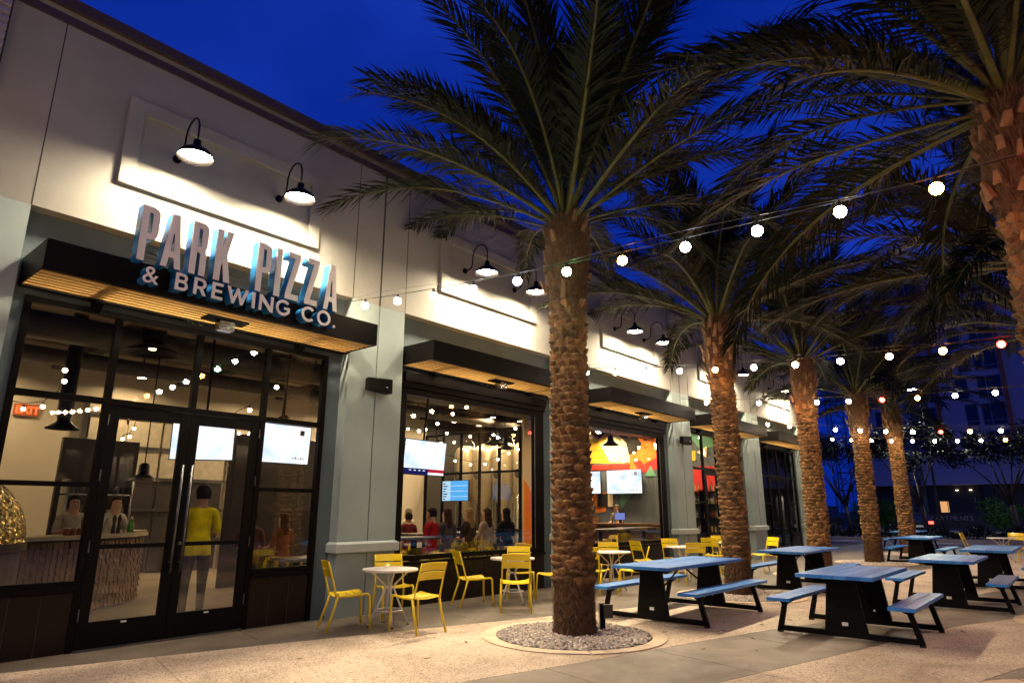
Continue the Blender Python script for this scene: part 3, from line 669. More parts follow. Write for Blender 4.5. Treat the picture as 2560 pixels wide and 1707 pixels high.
# ================================================================== PALMS
def frond_mesh(seed, L, droop, n=112):
    r = random.Random(seed); mb = MB(); m = 26; pts = []; x = z = y = 0.; ph = 0.; yaw = 0
    ybend = r.uniform(-.25, .25)
    for i in range(m + 1):
        t = i / m; pts.append(Vector((x, y, z))); ph = -droop * t ** 1.7; yaw = ybend * t * t
        d = L / m; x += d * math.cos(ph) * math.cos(yaw); y += d * math.cos(ph) * math.sin(yaw); z += d * math.sin(ph)
    rs = [.034 * (1 - t) ** .8 + .004 if t > .03 else .05 for t in [i / m for i in range(m + 1)]]
    mb.tube(pts, rs, 6, flat=.6); nr = len(mb.f)
    def at(t):
        q = t * m; i = min(int(q), m - 1); f = q - i; p = pts[i].lerp(pts[i + 1], f); tg = (pts[i + 1] - pts[i]).normalized(); return p, tg
    for s in (-1, 1):
        for i in range(n):
            t = .13 + .87 * (i + r.random() * .8) / n; p, tg = at(min(t, .999))
            sd = Vector((-math.sin(yaw * t), 1, 0)).normalized() * s; up = tg.cross(Vector((0, 1, 0))).normalized(); up = -up if up.z < 0 else up
            ang = math.radians(62 - 38 * t + r.uniform(-9, 9)); vup = math.radians(r.choice((12, 38, 28)) + r.uniform(-10, 14) - 20 * t)
            ln = (.20 + .45 * min(1, (t - .10) / .28)) * (1 - .45 * max(0, t - .5) / .5) * r.uniform(.85, 1.12); wd = (.0115 * (ln / .5) + .0035) * r.uniform(.8, 1.2)
            if t < .2: wd *= .6
            dr = (tg * math.cos(ang) + (sd * math.cos(vup) + up * math.sin(vup)) * math.sin(ang)).normalized()
            wv = dr.cross(up.cross(dr)).normalized(); wv = (tg - dr * tg.dot(dr)).normalized()
            p1 = p + dr * ln * .5; p2 = p + dr * ln + Vector((0, 0, -ln * r.choice((.08, .14, .22, .5)) * r.uniform(.6, 1.2))) + sd * 0
            b = len(mb.v)
            mb.v += [tuple(p - wv * wd * .5), tuple(p + wv * wd * .5), tuple(p1 + wv * wd), tuple(p1 - wv * wd), tuple(p2)]
            mb.f += [(b, b + 1, b + 2, b + 3), (b + 3, b + 2, b + 4)]
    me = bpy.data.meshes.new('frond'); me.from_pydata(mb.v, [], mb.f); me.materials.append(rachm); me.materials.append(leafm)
    for i, p in enumerate(me.polygons): p.material_index = 0 if i < nr else 1; p.use_smooth = i < nr
    me.update(); return me
FR = [frond_mesh(11, 3.9, .30), frond_mesh(12, 4.0, .55), frond_mesh(13, 3.9, .8), frond_mesh(14, 3.8, 1.05), frond_mesh(15, 3.6, 1.3), frond_mesh(16, 3.9, .65), frond_mesh(17, 3.7, .95)]
def boot_mesh(seed):
    r = random.Random(seed); w0, w1, t0, t1, L = r.uniform(.042, .06), r.uniform(.026, .042), .03, .014, r.uniform(.14, .26)
    k = r.uniform(-.02, .03)
    return MB().hull8([(-t0, -w0, 0), (t0, -w0 * .9, 0), (t0, w0 * .9, 0), (-t0, w0, 0)], [(-t1, -w1, L + k), (t1, -w1 * .8, L), (t1, w1 * .8, L - k), (-t1, w1, L)]).mesh('cut_frond_base', bootm)
BT = [boot_mesh(i) for i in range(6)]
def trunk_mesh(seed, h, r0):
    r = random.Random(seed); nsc = r.choice((9, 10, 11)); dzs = r.uniform(.080, .098); mb = MB(); hb = .75
    prof = [(r0 * 1.12, 0), (r0 * 1.08, .2), (r0 * 1.0, hb), (r0 * .92, h * .5), (r0 * .92, h - 1.5), (r0 * 1.12, h - 1.1), (r0 * 1.26, h - .55), (r0 * 1.14, h - .05), (r0 * .6, h + .12)]
    def rad(z):
        for (a, z0), (b, z1) in zip(prof, prof[1:]):
            if z <= z1: return a + (b - a) * (z - z0) / (z1 - z0)
        return prof[-1][0]
    mb.lathe([(rad(z) * .93, z) for z in [i * h / 40 for i in range(41)]] + [(.05, h + .12)], 20)
    row = 0; z = hb - .1
    while z < h - 1.3:
        n = nsc; dz = dzs
        for k in range(n):
            if r.random() < .05: continue
            a = 2 * PI * (k + .5 * (row % 2) + r.uniform(-.11, .11)) / n + row * .07; R = rad(z); da = 2 * PI / n * r.uniform(.54, .66)
            zz = z + r.uniform(-.02, .02); out = r.uniform(.018, .062) * (1 + .5 * mnoise.noise(Vector((math.cos(a) * 1.5, math.sin(a) * 1.5 + seed, z * 1.3)))); up = r.uniform(.030, .058); sk = r.uniform(-.25, .25) * da
            P = lambda ang, rr, z_: (rr * math.cos(ang), rr * math.sin(ang), z_)
            b = len(mb.v)
            mb.v += [P(a + sk, R * .945, zz - .070), P(a - da, R * .955, zz + r.uniform(-.01, .015)), P(a + da, R * .955, zz + r.uniform(-.01, .015)), P(a - da * .5, R + out * .62, zz + up * .62), P(a + sk, R + out, zz + up), P(a + da * .5, R + out * .62, zz + up * .62), P(a - da * .62, R * .92, zz + up + .022), P(a + da * .62, R * .92, zz + up + .022), P(a + sk, R + out * .38, zz - .018)]
            mb.f += [(b, b + 8, b + 1), (b, b + 2, b + 8), (b + 1, b + 8, b + 3), (b + 8, b + 2, b + 5), (b + 8, b + 4, b + 3), (b + 8, b + 5, b + 4), (b + 3, b + 4, b + 6), (b + 4, b + 5, b + 7), (b + 4, b + 7, b + 6), (b + 1, b + 3, b + 6), (b + 2, b + 7, b + 5)]
        row += 1; z += dz
    nf = len(mb.f)
    # fibrous foot and the loose fibre under the crown
    for i in range(4600):
        foot = i < 2400
        zz = r.uniform(0.0, hb + .12) if foot else r.uniform(h - 1.35, h - .02); a = r.random() * 2 * PI; R = rad(zz) * (.95 if foot else .93)
        ln = r.uniform(.03, .09) * (1 if foot else 1.6); w_ = r.uniform(.004, .011); sg = -1 if (foot and r.random() < .7) else 1
        c, s = math.cos(a), math.sin(a); b = len(mb.v); o = r.uniform(.012, .05) if foot else r.uniform(.01, .08)
        sw = r.uniform(-.04, .04)
        mb.v += [(c * R - s * w_, s * R + c * w_, zz), (c * R + s * w_, s * R - c * w_, zz), (c * (R + o) - s * sw, s * (R + o) + c * sw, zz + sg * ln)]
        mb.f.append((b, b + 1, b + 2))
    me = bpy.data.meshes.new('trunk'); me.from_pydata(mb.v, [], mb.f); me.materials.append(trunkm); me.materials.append(fibregapm)
    for i, p in enumerate(me.polygons):
        if i >= nf or (i < 800 and p.center.z < hb - .05) or (i < 800): p.material_index = 1  # core shares the darker fibre colour, painting shade into gaps between scales
    me.update(); return me
def palm(x, y, h, seed, label, nf=44, r0=.255, off=0., emin=4, tiltx=0, tilty=0):
    r = random.Random(seed)
    t = thing('palm_tree', label, 'palm tree', (x, y, 0), 0, 'date palms on the plaza'); t.rotation_euler = (r.uniform(-.012, .012), r.uniform(-.012, .012), 0)
    r0 *= r.uniform(.95, 1.05); link('trunk', trunk_mesh(seed, h, r0), t)
    nb = 0
    for rw in range(8):
        for k in range(7):
            if r.random() < .42: continue
            a = 2 * PI * (k + .5 * (rw % 2) + r.uniform(-.22, .22)) / 7; z = h - 1.28 + rw * .155 + r.uniform(-.05, .05); tl = r.uniform(.05, .5)
            o = link('cut_frond_base', BT[r.randrange(6)], t); R = r0 * (1.04 if rw in (0, 7) else 1.16)
            o.location = (R * math.cos(a), R * math.sin(a), z); o.rotation_euler = (r.uniform(-.25, .25), tl, a + r.uniform(-.3, .3)); o.scale = (1, r.uniform(.6, 1.05), r.uniform(.6, 1.15)); nb += 1
    for i in range(nf):
        u = (i + .5) / nf; az = i * 2.39996 + off + r.uniform(-.2, .2); e = 86 - (86 - emin) * u ** .85 + r.uniform(-5, 5)
        if e > 62: m = FR[r.choice((0, 1, 5))]
        elif e > 35: m = FR[r.choice((1, 2, 5, 6))]
        else: m = FR[r.choice((2, 3, 6, 5))]
        o = link('frond', m, t); q = r0 * .55 * (1 - .5 * (e / 90)); o.location = (q * math.cos(az), q * math.sin(az), h - .12 + .25 * (1 - u) + r.uniform(-.05, .05))
        o.rotation_euler = (r.uniform(-.35, .35), -math.radians(e), az); sx = r.uniform(.86, 1.06); o.scale = (sx, sx, sx)
    return t
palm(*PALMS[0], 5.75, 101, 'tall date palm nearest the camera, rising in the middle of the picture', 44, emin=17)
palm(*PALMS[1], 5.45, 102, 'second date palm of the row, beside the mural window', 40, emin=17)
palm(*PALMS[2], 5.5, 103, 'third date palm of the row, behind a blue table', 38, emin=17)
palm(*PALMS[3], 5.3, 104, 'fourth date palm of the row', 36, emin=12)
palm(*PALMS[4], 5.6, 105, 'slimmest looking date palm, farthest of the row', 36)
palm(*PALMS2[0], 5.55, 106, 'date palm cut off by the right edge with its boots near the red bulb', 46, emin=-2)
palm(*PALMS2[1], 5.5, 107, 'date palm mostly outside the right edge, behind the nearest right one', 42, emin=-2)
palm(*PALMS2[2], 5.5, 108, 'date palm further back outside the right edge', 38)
# uplight box on the nearest trunk
t = thing('electrical_box', 'small black outlet box on a post beside the nearest palm trunk', 'outlet box', (7.86, 5.12, 0), -.65)
MB().box(-.035, .035, -.03, .03, .01, .34).build('post', blackmetal, t, bevel=.004)
MB().box(.0, .13, -.075, -.031, .16, .33).build('box', mat('outlet_grey', (.05, .045, .04), .5, .2), t, bevel=.006)
MB().box(-.045, -.036, -.02, .02, .02, .33).build('conduit', chrome, t)

# ================================================================== STRING LIGHTS
BC_ = {'w': (1.0, .72, .42), 'n': (1.0, .90, .74), 'o': (1.0, .34, .05), 'r': (1.0, .013, .0075), 'g': (.30, 1.0, .34), 'c': (.86, .92, 1.0)}
bulbmesh = {}
def bulb_mesh(k, st=1.0):
    if (k, st) not in bulbmesh:
        bm = bmesh.new(); bmesh.ops.create_icosphere(bm, subdivisions=2, radius=.056); me = bpy.data.meshes.new('bulb'); bm.to_mesh(me); bm.free()
        for p in me.polygons: p.use_smooth = True
        me.materials.append(emit('bulb_glow_%s_%g' % (k, st), BC_[k], BULB * st)); bulbmesh[(k, st)] = me
    return bulbmesh[(k, st)]
sockm = MB().lathe([(.0, .11), (.016, .11), (.022, .085), (.030, .06), (.034, .045), (.0, .045)], 12).mesh('socket', rubber)
def string(label, fx, fz, y0, step, n, cols, st=1.0, ywall=8.53):
    t = thing('string_lights', label, 'string lights', (fx(ywall), ywall, fz(ywall) + .12), 0, 'string lights crossing from the facade over the plaza')
    ox, oy, oz = t.location
    ys = [y0 - step * i for i in range(n)]
    pts = []
    yy = ywall
    while yy > ys[-1] - .3: pts.append((fx(yy) - ox, yy - oy, fz(yy) + .105 - oz)); yy -= .25
    MB().tube(pts, .006, 5).build('cable', rubber, t, smooth=True)
    MB().tube([(p[0] + .01, p[1], p[2] + .05 + .04 * math.sin(i * .35)) for i, p in enumerate(pts)], .003, 4).build('support_wire', steel_dark, t, smooth=True)
    for i, y in enumerate(ys):
        o = link('bulb', bulb_mesh(cols[i] if i < len(cols) else 'w', st), t); o.location = (fx(y) - ox, y - oy, fz(y) - oz)
        link('socket', sockm, o)
string('string lights from the sign across the plaza to the upper right palm', lambda y: 6.27 - .033 * y, lambda y: 4.2 + .0066 * y * y, 8.15, .76, 22, 'wwwncgocnnorww')
string('string lights starting at the second pilaster', lambda y: 12.1, lambda y: 3.97 + .0086 * y * y, 8.1, .75, 20, 'wnwnowwnoorwww')
string('string lights starting at the third pilaster', lambda y: 17.6, lambda y: 4.03 + .0078 * y * y, 7.75, .735, 20, 'wncowwrocwww')
string('string lights starting at the fourth pilaster', lambda y: 23.1, lambda y: 3.72 + .0113 * y * y, 8.0, .72, 12, 'wwncwwwrowww')
string('string lights starting at the farthest pilaster', lambda y: 28.6, lambda y: 3.93 + .0075 * y * y, 8.1, .70, 12, 'wwowwwnwwoww')
string('added string lights left of the entrance, outside the picture', lambda y: -1.0, lambda y: 4.2 + .0066 * y * y, 8.28, .76, 22, 'wwwowwnwwwowwwww')  # unseen string added to spread more even light over the plaza
string('added string lights far left, outside the picture', lambda y: -6.0, lambda y: 4.2 + .0066 * y * y, 8.28, .76, 22, 'wwwowwnwwwowwwww')  # another unseen string added as ambient fill
# ================================================================== INTERIOR
whitewall = mat('interior_white', (.62, .57, .48), .8, var=.05, scale=1)
beigewall = mat('interior_beige', (.66, .54, .38), .8, var=.05, scale=1)
floorm = mat('interior_floor', (.26, .22, .17), .4, var=.2, scale=1.5)
ceilm = mat('interior_ceiling', (.13, .11, .09), .8, var=.15, scale=1)
ductm = mat('duct_grey', (.10, .095, .09), .5, .4)
darkwall = mat('interior_dark', (.03, .028, .03), .7)
wood = mat('bar_wood', (.16, .075, .032), .38, var=.35, scale=5)
tabletop = mat('dark_table_top', (.035, .024, .02), .3, var=.3)
ZC = 5.35
box('interior_floor', floorm, bld, .8, 28.85, 8.86, 18.2, -.012, -.002)
box('interior_ceiling', ceilm, bld, .8, 28.85, 8.88, 18.2, ZC, ZC + .1)
box('brewery_back_wall', darkwall, bld, 16.5, 20.3, 18.2, 18.35, 0, ZC)
box('back_wall', whitewall, bld, .8, 16.499, 18.2, 18.35, 0, ZC)
box('side_wall', whitewall, bld, .7, .799, 8.87, 18.2, 0, ZC)
mw = box('mural_wall', mat('mural_slate', (.085, .105, .13), .75, var=.12, scale=.8), bld, 24.0, 24.15, 8.87, 18.2, 0, ZC)
box('dark_room_wall', darkwall, bld, 24.16, 28.85, 13.5, 13.6, 0, ZC)
box('brewery_side_wall', beigewall, bld, 16.56, 20.3, 13.6, 13.7, 0, ZC)
box('brewery_end_wall', darkwall, bld, 20.3, 20.4, 13.6, 18.2, 0, ZC)
for i in range(8): box('ceiling_beam', ductm, bld, 1.6 + 2.9 * i, 1.85 + 2.9 * i, 8.9, 18.15, 4.75, 5.0)
for y in (10.4, 13.0, 15.6): MB().tube([(.9, y, 4.55), (23.9, y, 4.55)], .17 if y != 13 else .24, 14).build('air_duct', ductm, bld, smooth=True)
pc = {'yellow': (.80, .50, .03), 'black': (.012, .012, .015), 'cream': (.85, .74, .5), 'orange': (.80, .22, .02), 'red': (.62, .03, .015), 'green': (.12, .34, .24)}
MUR = [('orange', [(14.9, 5.32), (12.5, 5.32), (12.4, 3.5), (13.0, 3.15), (14.2, 3.2)]), ('yellow', [(13.2, 5.25), (12.55, 5.28), (12.7, 4.5)]), ('red', [(13.9, 3.5), (12.5, 3.6), (12.6, 3.2), (13.6, 3.0)]), ('orange', [(15.9, 2.2), (15.2, 2.3), (15.3, 1.5), (16.3, 1.4)]), ('yellow', [(16.37, 5.3), (14.52, 5.2), (14.32, 3.44), (16.42, 3.53)]), ('orange', [(14.72, 5.3), (12.76, 5.2), (12.83, 3.6), (13.41, 3.35), (14.03, 4.14)]),
 ('black', [(15.84, 4.58), (15.07, 5.19), (14.91, 4.97), (15.71, 4.36)]), ('black', [(15.25, 5.17), (14.73, 5.13), (13.95, 4.4), (14.25, 4.24)]), ('cream', [(15.46, 4.26), (14.67, 4.74), (14.03, 4.11), (14.06, 3.46), (15.0, 3.5)]),
 ('black', [(14.21, 4.42), (13.9, 4.5), (13.6, 4.72), (13.62, 4.4), (13.45, 4.2), (13.54, 4.09), (13.71, 3.87), (14.08, 3.77)]), ('black', [(13.34, 4.76), (12.96, 4.67), (13.04, 4.34), (13.36, 4.3)]), ('red', [(16.43, 3.42), (14.06, 3.40), (14.07, 3.19), (16.43, 3.23)]),
 ('orange', [(16.32, 2.22), (15.68, 2.21), (15.69, 1.87), (16.33, 1.87)]), ('cream', [(15.1, 2.84), (14.96, 2.83), (14.91, 1.7), (15.16, 1.7)]), ('green', [(14.55, 2.23), (14.02, 2.22), (14.4, 1.75), (14.55, 1.61)]), ('black', [(15.66, 2.24), (15.17, 2.24), (15.18, 1.7), (15.68, 1.7)]), ('green', [(13.37, 2.9), (13.1, 3.28), (12.87, 2.88)]),
 ('green', [(11.49, 4.56), (10.36, 4.37), (10.4, 3.9), (10.97, 3.83)]), ('yellow', [(11.43, 3.8), (11.13, 3.78), (11.16, 3.41), (11.46, 3.42)]), ('red', [(11.43, 3.02), (11.0, 3.2), (10.45, 3.17), (10.3, 2.7), (10.52, 2.3), (10.87, 2.05), (11.37, 2.21)]), ('cream', [(11.09, 3.73), (10.67, 3.92), (10.71, 3.5), (10.92, 3.61)]), ('black', [(12.2, 5.2), (11.6, 4.9), (11.7, 3.2), (12.4, 2.9)])]
for i, (c, p) in enumerate(MUR):
    MB().prism(p, lambda u, v, d: (24 - d, u, v), -.002, .003 + .0022 * i).build('painted_shape', mat('mural_' + c, pc[c], .7, var=.08, scale=2), mw)
# lit ceiling downlights
dl = emit('downlight_glow', (1.0, .68, .34), 175 * ROOM)
dm = MB().lathe([(0, 0), (.085, 0)], 14); 
def downlight(x, y, lab):
    t = thing('ceiling_downlight', lab, 'ceiling light', (x, y, 4.70), 0, 'lit downlights under the restaurant ceiling')
    MB().lathe([(.10, -.03), (.105, .12), (.02, .16), (.02, ZC - 4.70)], 14).build('housing', ductm, t, smooth=True)
    MB().lathe([(0, -.004), (.092, -.004)], 14).build('lens', dl, t)
for i, x in enumerate((3.2, 6.2, 9.2, 12.2, 15.0)):
    for j, y in enumerate((11.6, 14.4, 17.0) if x > 7 else (17.3,)): downlight(x, y, 'small lit downlight under the dark ceiling behind the ' + ('entrance doors' if x < 7 else 'television window'))
for x, y in ((23.0, 14.4), (23.0, 13.4), (23.2, 12.9), (23.0, 15.4), (23.0, 16.6), (23.2, 15.0), (23.0, 11.2), (16.95, 14.4), (16.95, 15.3), (16.95, 16.25), (16.95, 17.2), (18.0, 11.2), (21.0, 11.2), (21.0, 14.0), (22.6, 10.2), (23.0, 12.4), (22.8, 14.8), (18.3, 15.2), (18.3, 17.2)): downlight(x, y, 'small lit downlight under the ceiling ' + ('before the mural wall, added to brighten it' if x > 22 else 'over the bar' if x > 20.4 else 'over the brewing tanks, added to light them' if y > 13.7 else 'behind the mural window'))  # downlights by the mural and tanks are added to brighten them
# indoor string lights
def instring(label, x, y0, y1, z, n, st=.2):
    t = thing('string_lights', label, 'string lights', (x, y0, z), 0, 'string lights inside the restaurant')
    pts = [(.25 * math.sin(i * .7), (y1 - y0) * i / (n - 1), .18 * math.cos(i * .9) + .1) for i in range(n)]
    MB().tube([(p[0], p[1], p[2] + .09) for p in pts], .006, 5).build('cable', rubber, t)
    for p in pts:
        o = link('bulb', bulb_mesh('w', st), t); o.location = p; o.scale = (.62, .62, .62)
        link('socket', sockm, o)
instring('warm string lights inside, seen through the transom right of the doors', 5.45, 9.6, 16.5, 3.15, 12)
instring('warm string lights inside, above the hanging television', 9.6, 9.4, 15, 3.3, 11)
instring('warm string lights inside, in front of the steel tanks', 14.6, 12.2, 17.6, 2.95, 12)
instring('warm string lights inside, at the right of the tank window', 12.9, 9.6, 15.5, 3.55, 9)
instring('warm string lights inside, in front of the mural', 20.6, 9.4, 15.5, 3.6, 8)
instring('warm string lights inside, in front of the white back wall', 2.9, 11, 17.6, 3.2, 13)
# televisions
def tvmat():
    m = bpy.data.materials.new('tv_picture'); m.use_nodes = True; t = m.node_tree; t.nodes.clear()
    co = t.nodes.new('ShaderNodeTexCoord'); n = t.nodes.new('ShaderNodeTexNoise'); n.inputs['Scale'].default_value = 2.2; t.links.new(co.outputs['Object'], n.inputs['Vector'])
    r = t.nodes.new('ShaderNodeValToRGB'); t.links.new(n.outputs[0], r.inputs[0]); r.color_ramp.elements[0].position = .3; r.color_ramp.elements[0].color = (.55, .72, .95, 1); r.color_ramp.elements[1].position = .55; r.color_ramp.elements[1].color = (1, 1, 1, 1)
    e = t.nodes.new('ShaderNodeEmission'); e.inputs[1].default_value = 1.35; t.links.new(r.outputs[0], e.inputs[0]); o = t.nodes.new('ShaderNodeOutputMaterial'); t.links.new(e.outputs[0], o.inputs[0]); return m
tvm = tvmat(); tvblue = emit('tv_blue_field', (.10, .42, .85), 1.2); tvnavy = emit('tv_navy_bar', (.02, .02, .16), .7); tvred = emit('tv_red_bar', (.7, .02, .06), .8)
def tv(x, y, z, wd, hg, rz, lab, m=None, bars=False, tilt=.06, pole=True, content=0):
    t = thing('television', lab, 'television', (x, y, z), rz); t.rotation_euler[0] = tilt
    MB().box(-wd/2 - .018, wd/2 + .018, 0, .06, -.018, hg + .018).build('housing', mat('tv_black', (.01, .01, .012), .3), t, bevel=.006)
    MB().box(-wd/2, wd/2, -.004, -.0005, 0, hg).build('screen', m or tvm, t)
    if bars:
        MB().box(-wd/2, wd * .1, -.0065, -.0042, 0, hg * .17).build('caption_bar', tvnavy, t); MB().box(wd * .1 + .001, wd/2, -.0065, -.0042, hg * .07, hg * .17).build('caption_bar', tvred, t)
        for k in range(4): MB().box(-wd * .36 + k * wd * .11, -wd * .31 + k * wd * .11, -.008, -.0067, hg * .10, hg * .125).build('caption_text', tvm, t)
    if content == 1:
        MB().box(wd * .30, wd * .38, -.0055, -.0042, hg * .76, hg * .90).build('channel_logo', mat('tv_grey_mark', (.2, .2, .22), .5), t)
        for k in range(5): MB().box(wd * (.20 + k * .05), wd * (.225 + k * .05), -.0055, -.0042, hg * .12, hg * (.15 + .02 * (k % 2))).build('caption_text', mat('tv_grey_mark', (.2, .2, .22), .5), t)
    if content == 2:
        MB().box(-wd/2, -wd * .18, -.0055, -.0042, 0, hg).build('list_panel', emit('tv_list', (.5, .75, .95), 1.1), t)
        for k in range(7): MB().box(-wd * .47, -wd * (.38 - .04 * (k % 3)), -.0075, -.0057, hg * (.06 + k * .13), hg * (.11 + k * .13)).build('list_entry', tvnavy, t)
        for k in range(3): MB().box(-wd * .17, wd/2, -.0055, -.0042, hg * (.2 + k * .27), hg * (.215 + k * .27)).build('field_line', tvm, t)
    if pole: MB().tube([(0, .09, hg * .5), (0, .09, ZC - z - .05)], .02, 8).build('ceiling_pole', blackmetal, t); MB().box(-.12, .12, .061, .1, hg * .3, hg * .7).build('mount', blackmetal, t)
tv(5.72, 9.75, 2.26, 1.02, .60, .05, 'bright television seen through the glass right of the entrance doors', content=1)
tv(5.02, 11.0, 2.33, .95, .58, -.62, 'angled television seen through the right entrance door')
tv(9.02, 10.0, 2.22, 1.2, .66, .10, 'bright television hanging in the first wide window', bars=True, tilt=.10)
tv(16.35, 16.48, 1.86, 1.24, .66, -PI/2, 'small blue television in front of the steel tanks', tvblue, pole=False, tilt=0, content=2)
tv(12.6, 17.9, 1.95, 1.1, .62, 0, 'small television on the beige wall behind the first pilaster', tvblue, pole=False, tilt=0)
tv(23.72, 14.2, 2.22, 1.62, .93, -PI/2, 'large television on the mural wall', content=1, pole=False, tilt=0)
tv(23.74, 16.1, 2.24, 1.5, .90, -PI/2, 'television on the mural wall half hidden by the nearest palm', pole=False, tilt=0)
# pendants
def pendant(x, y, z, r_, lab, duct=False):
    t = thing('pendant_lamp', lab, 'pendant lamp', (x, y, z))
    MB().lathe([(r_, 0), (r_ * .96, .03), (r_ * .62, .09), (r_ * .40, .14), (r_ * .36, .30), (.05, .34)], 28).build('shade', mat('pendant_black', (.005, .0045, .004), .4, 0, spec=.2), t, smooth=True)
    if duct: MB().lathe([(r_ * .42, .20), (r_ * .46, .34), (r_ * .44, ZC - z)], 24).build('duct', mat('pendant_black', (.005, .0045, .004), .4, 0, spec=.2), t, smooth=True)
    else: MB().tube([(0, 0, .3), (0, 0, ZC - z)], .012, 6).build('stem', blackmetal, t)
    MB().lathe([(0, .05), (.05, .055), (.06, .09), (0, .13)], 12).build('bulb', emit('pendant_glow', (1, .75, .42), 6), t)
pendant(4.0, 10.9, 3.92, .40, 'large black dome lamp with a duct behind the transom above the doors', True)
pendant(3.75, 13.8, 2.92, .27, 'black dome lamp on a duct in front of the white wall', True)
pendant(13.6, 12.2, 3.3, .27, 'black dome lamp in front of the orange painted wall'); pendant(12.9, 13.8, 3.15, .25, 'black dome lamp hanging before the tanks'); pendant(15.3, 13.3, 3.35, .24, 'black dome lamp beside the beige wall')
pendant(19.6, 12.2, 3.72, .28, 'black dome lamp in front of the orange mural'); pendant(16.4, 12.0, 3.7, .22, 'black dome lamp at the left of the mural window'); pendant(6.75, 11.5, 2.95, .3, 'pale rimmed dome lamp right of the doors')
pendant(5.15, 13.6, 2.05, .25, 'white globe like dome lamp behind the left door')
# pizza oven
gold = mat('gold_mosaic', (.50, .36, .12), .20, .9, var=.3, scale=30)
def facet(m):
    t = m.node_tree; b = t.nodes['Principled BSDF']; co = t.nodes.new('ShaderNodeTexCoord'); v = t.nodes.new('ShaderNodeTexVoronoi'); v.inputs['Scale'].default_value = 34; t.links.new(co.outputs['Object'], v.inputs['Vector'])
    s = t.nodes.new('ShaderNodeVectorMath'); s.operation = 'SUBTRACT'; s.inputs[1].default_value = (.5, .5, .5); t.links.new(v.outputs['Color'], s.inputs[0])
    k = t.nodes.new('ShaderNodeVectorMath'); k.operation = 'SCALE'; k.inputs['Scale'].default_value = .75; t.links.new(s.outputs[0], k.inputs[0])
    g = t.nodes.new('ShaderNodeNewGeometry'); a = t.nodes.new('ShaderNodeVectorMath'); a.operation = 'ADD'; t.links.new(g.outputs['Normal'], a.inputs[0]); t.links.new(k.outputs[0], a.inputs[1])
    n = t.nodes.new('ShaderNodeVectorMath'); n.operation = 'NORMALIZE'; t.links.new(a.outputs[0], n.inputs[0]); t.links.new(n.outputs[0], b.inputs['Normal'])
facet(gold)
t = thing('pizza_oven', 'domed pizza oven covered in gold mosaic at the left window', 'oven', (1.72, 10.75, 0))
MB().lathe([(.98 * math.cos(a), 1.12 + .94 * math.sin(a)) for a in [i * PI / 2 / 12 for i in range(12)]] + [(.09, 2.06)], 36).build('dome', gold, t, smooth=True)
MB().lathe([(.95, 0), (.95, 1.0), (1.0, 1.02), (1.0, 1.119), (.5, 1.12)], 36).build('base', mat('oven_base', (.05, .035, .028), .6), t)
MB().prism([(-.24, 1.14), (.24, 1.14), (.24, 1.36), (.15, 1.47), (-.15, 1.47), (-.24, 1.36)], lambda u, v, d: (u, -.97 + d, v), -.05, .12).build('mouth', mat('oven_mouth', (.01, .008, .006), .8), t)
MB().tube([(.42, -.1, 1.9), (.42, -.1, ZC - .01)], .105, 18).build('flue', mat('flue_brass', (.62, .50, .30), .22, .95, var=.1), t, smooth=True)
for z in (2.4, 3.0, 3.6, 4.2): MB().lathe([(.107, 0), (.118, .02), (.107, .04)], 18, (.42, -.1, z)).build('flue_band', mat('flue_brass', (.62, .50, .30), .22, .95, var=.1), t, smooth=True)
# curved service counter with wooden shingles
t = thing('service_counter', 'curved service counter with pale top and wooden shingle front behind the doors', 'counter')
cp = [(2.75, 11.55), (3.4, 11.75), (4.05, 12.05), (4.65, 12.5), (5.1, 13.1), (5.35, 13.9), (5.4, 14.9)]
body = MB(); top = MB(); shg = MB()
def off(i, d):
    a = Vector(cp[max(0, i - 1)]); b = Vector(cp[min(len(cp) - 1, i + 1)]); t_ = (b - a).normalized(); nrm = Vector((-t_.y, t_.x)); p = Vector(cp[i]) + nrm * d; return p
for mb, d0, d1, z0, z1 in ((body, 0, .55, 0, 1.08), (top, -.08, .62, 1.082, 1.14)):
    n = len(cp)
    for i in range(n):
        a, b = off(i, d0), off(i, d1); mb.v += [(a.x, a.y, z0), (b.x, b.y, z0), (b.x, b.y, z1), (a.x, a.y, z1)]
    for i in range(n - 1):
        for q in range(4): mb.f.append((i*4 + q, i*4 + (q+1) % 4, (i+1)*4 + (q+1) % 4, (i+1)*4 + q))
    mb.f += [(3, 2, 1, 0), (n*4-4, n*4-3, n*4-2, n*4-1)]
body.build('counter_body', mat('counter_dark', (.05, .03, .02), .7), t); top.build('counter_top', mat('counter_stone', (.45, .40, .32), .3, var=.2), t)
rr = random.Random(5)
for i in range(len(cp) - 1):
    a, b = Vector(cp[i]), Vector(cp[i + 1]); L = (b - a).length; tv_ = (b - a).normalized(); nv = Vector((tv_.y, -tv_.x)); k = int(L / .085)
    for q in range(k):
        for rw in range(11):
            p = a + tv_ * ((q + .5) / k * L); w_ = .036; z = .04 + rw * .092; o = rr.uniform(.012, .045); tl = rr.uniform(0, .02)
            c = [p - tv_ * w_, p + tv_ * w_]
            shg.hull8([(c[0].x, c[0].y, z), (c[1].x, c[1].y, z), (c[1].x + nv.x * o, c[1].y + nv.y * o, z), (c[0].x + nv.x * o, c[0].y + nv.y * o, z)], [(c[0].x, c[0].y, z + .088), (c[1].x, c[1].y, z + .088), (c[1].x + nv.x * tl, c[1].y + nv.y * tl, z + .088), (c[0].x + nv.x * tl, c[0].y + nv.y * tl, z + .088)])
shm = mat('shingle_wood', (.15, .08, .032), .6, var=.5, scale=7)
o = shg.build('shingle_front', shm, t); o['kind'] = 'stuff'
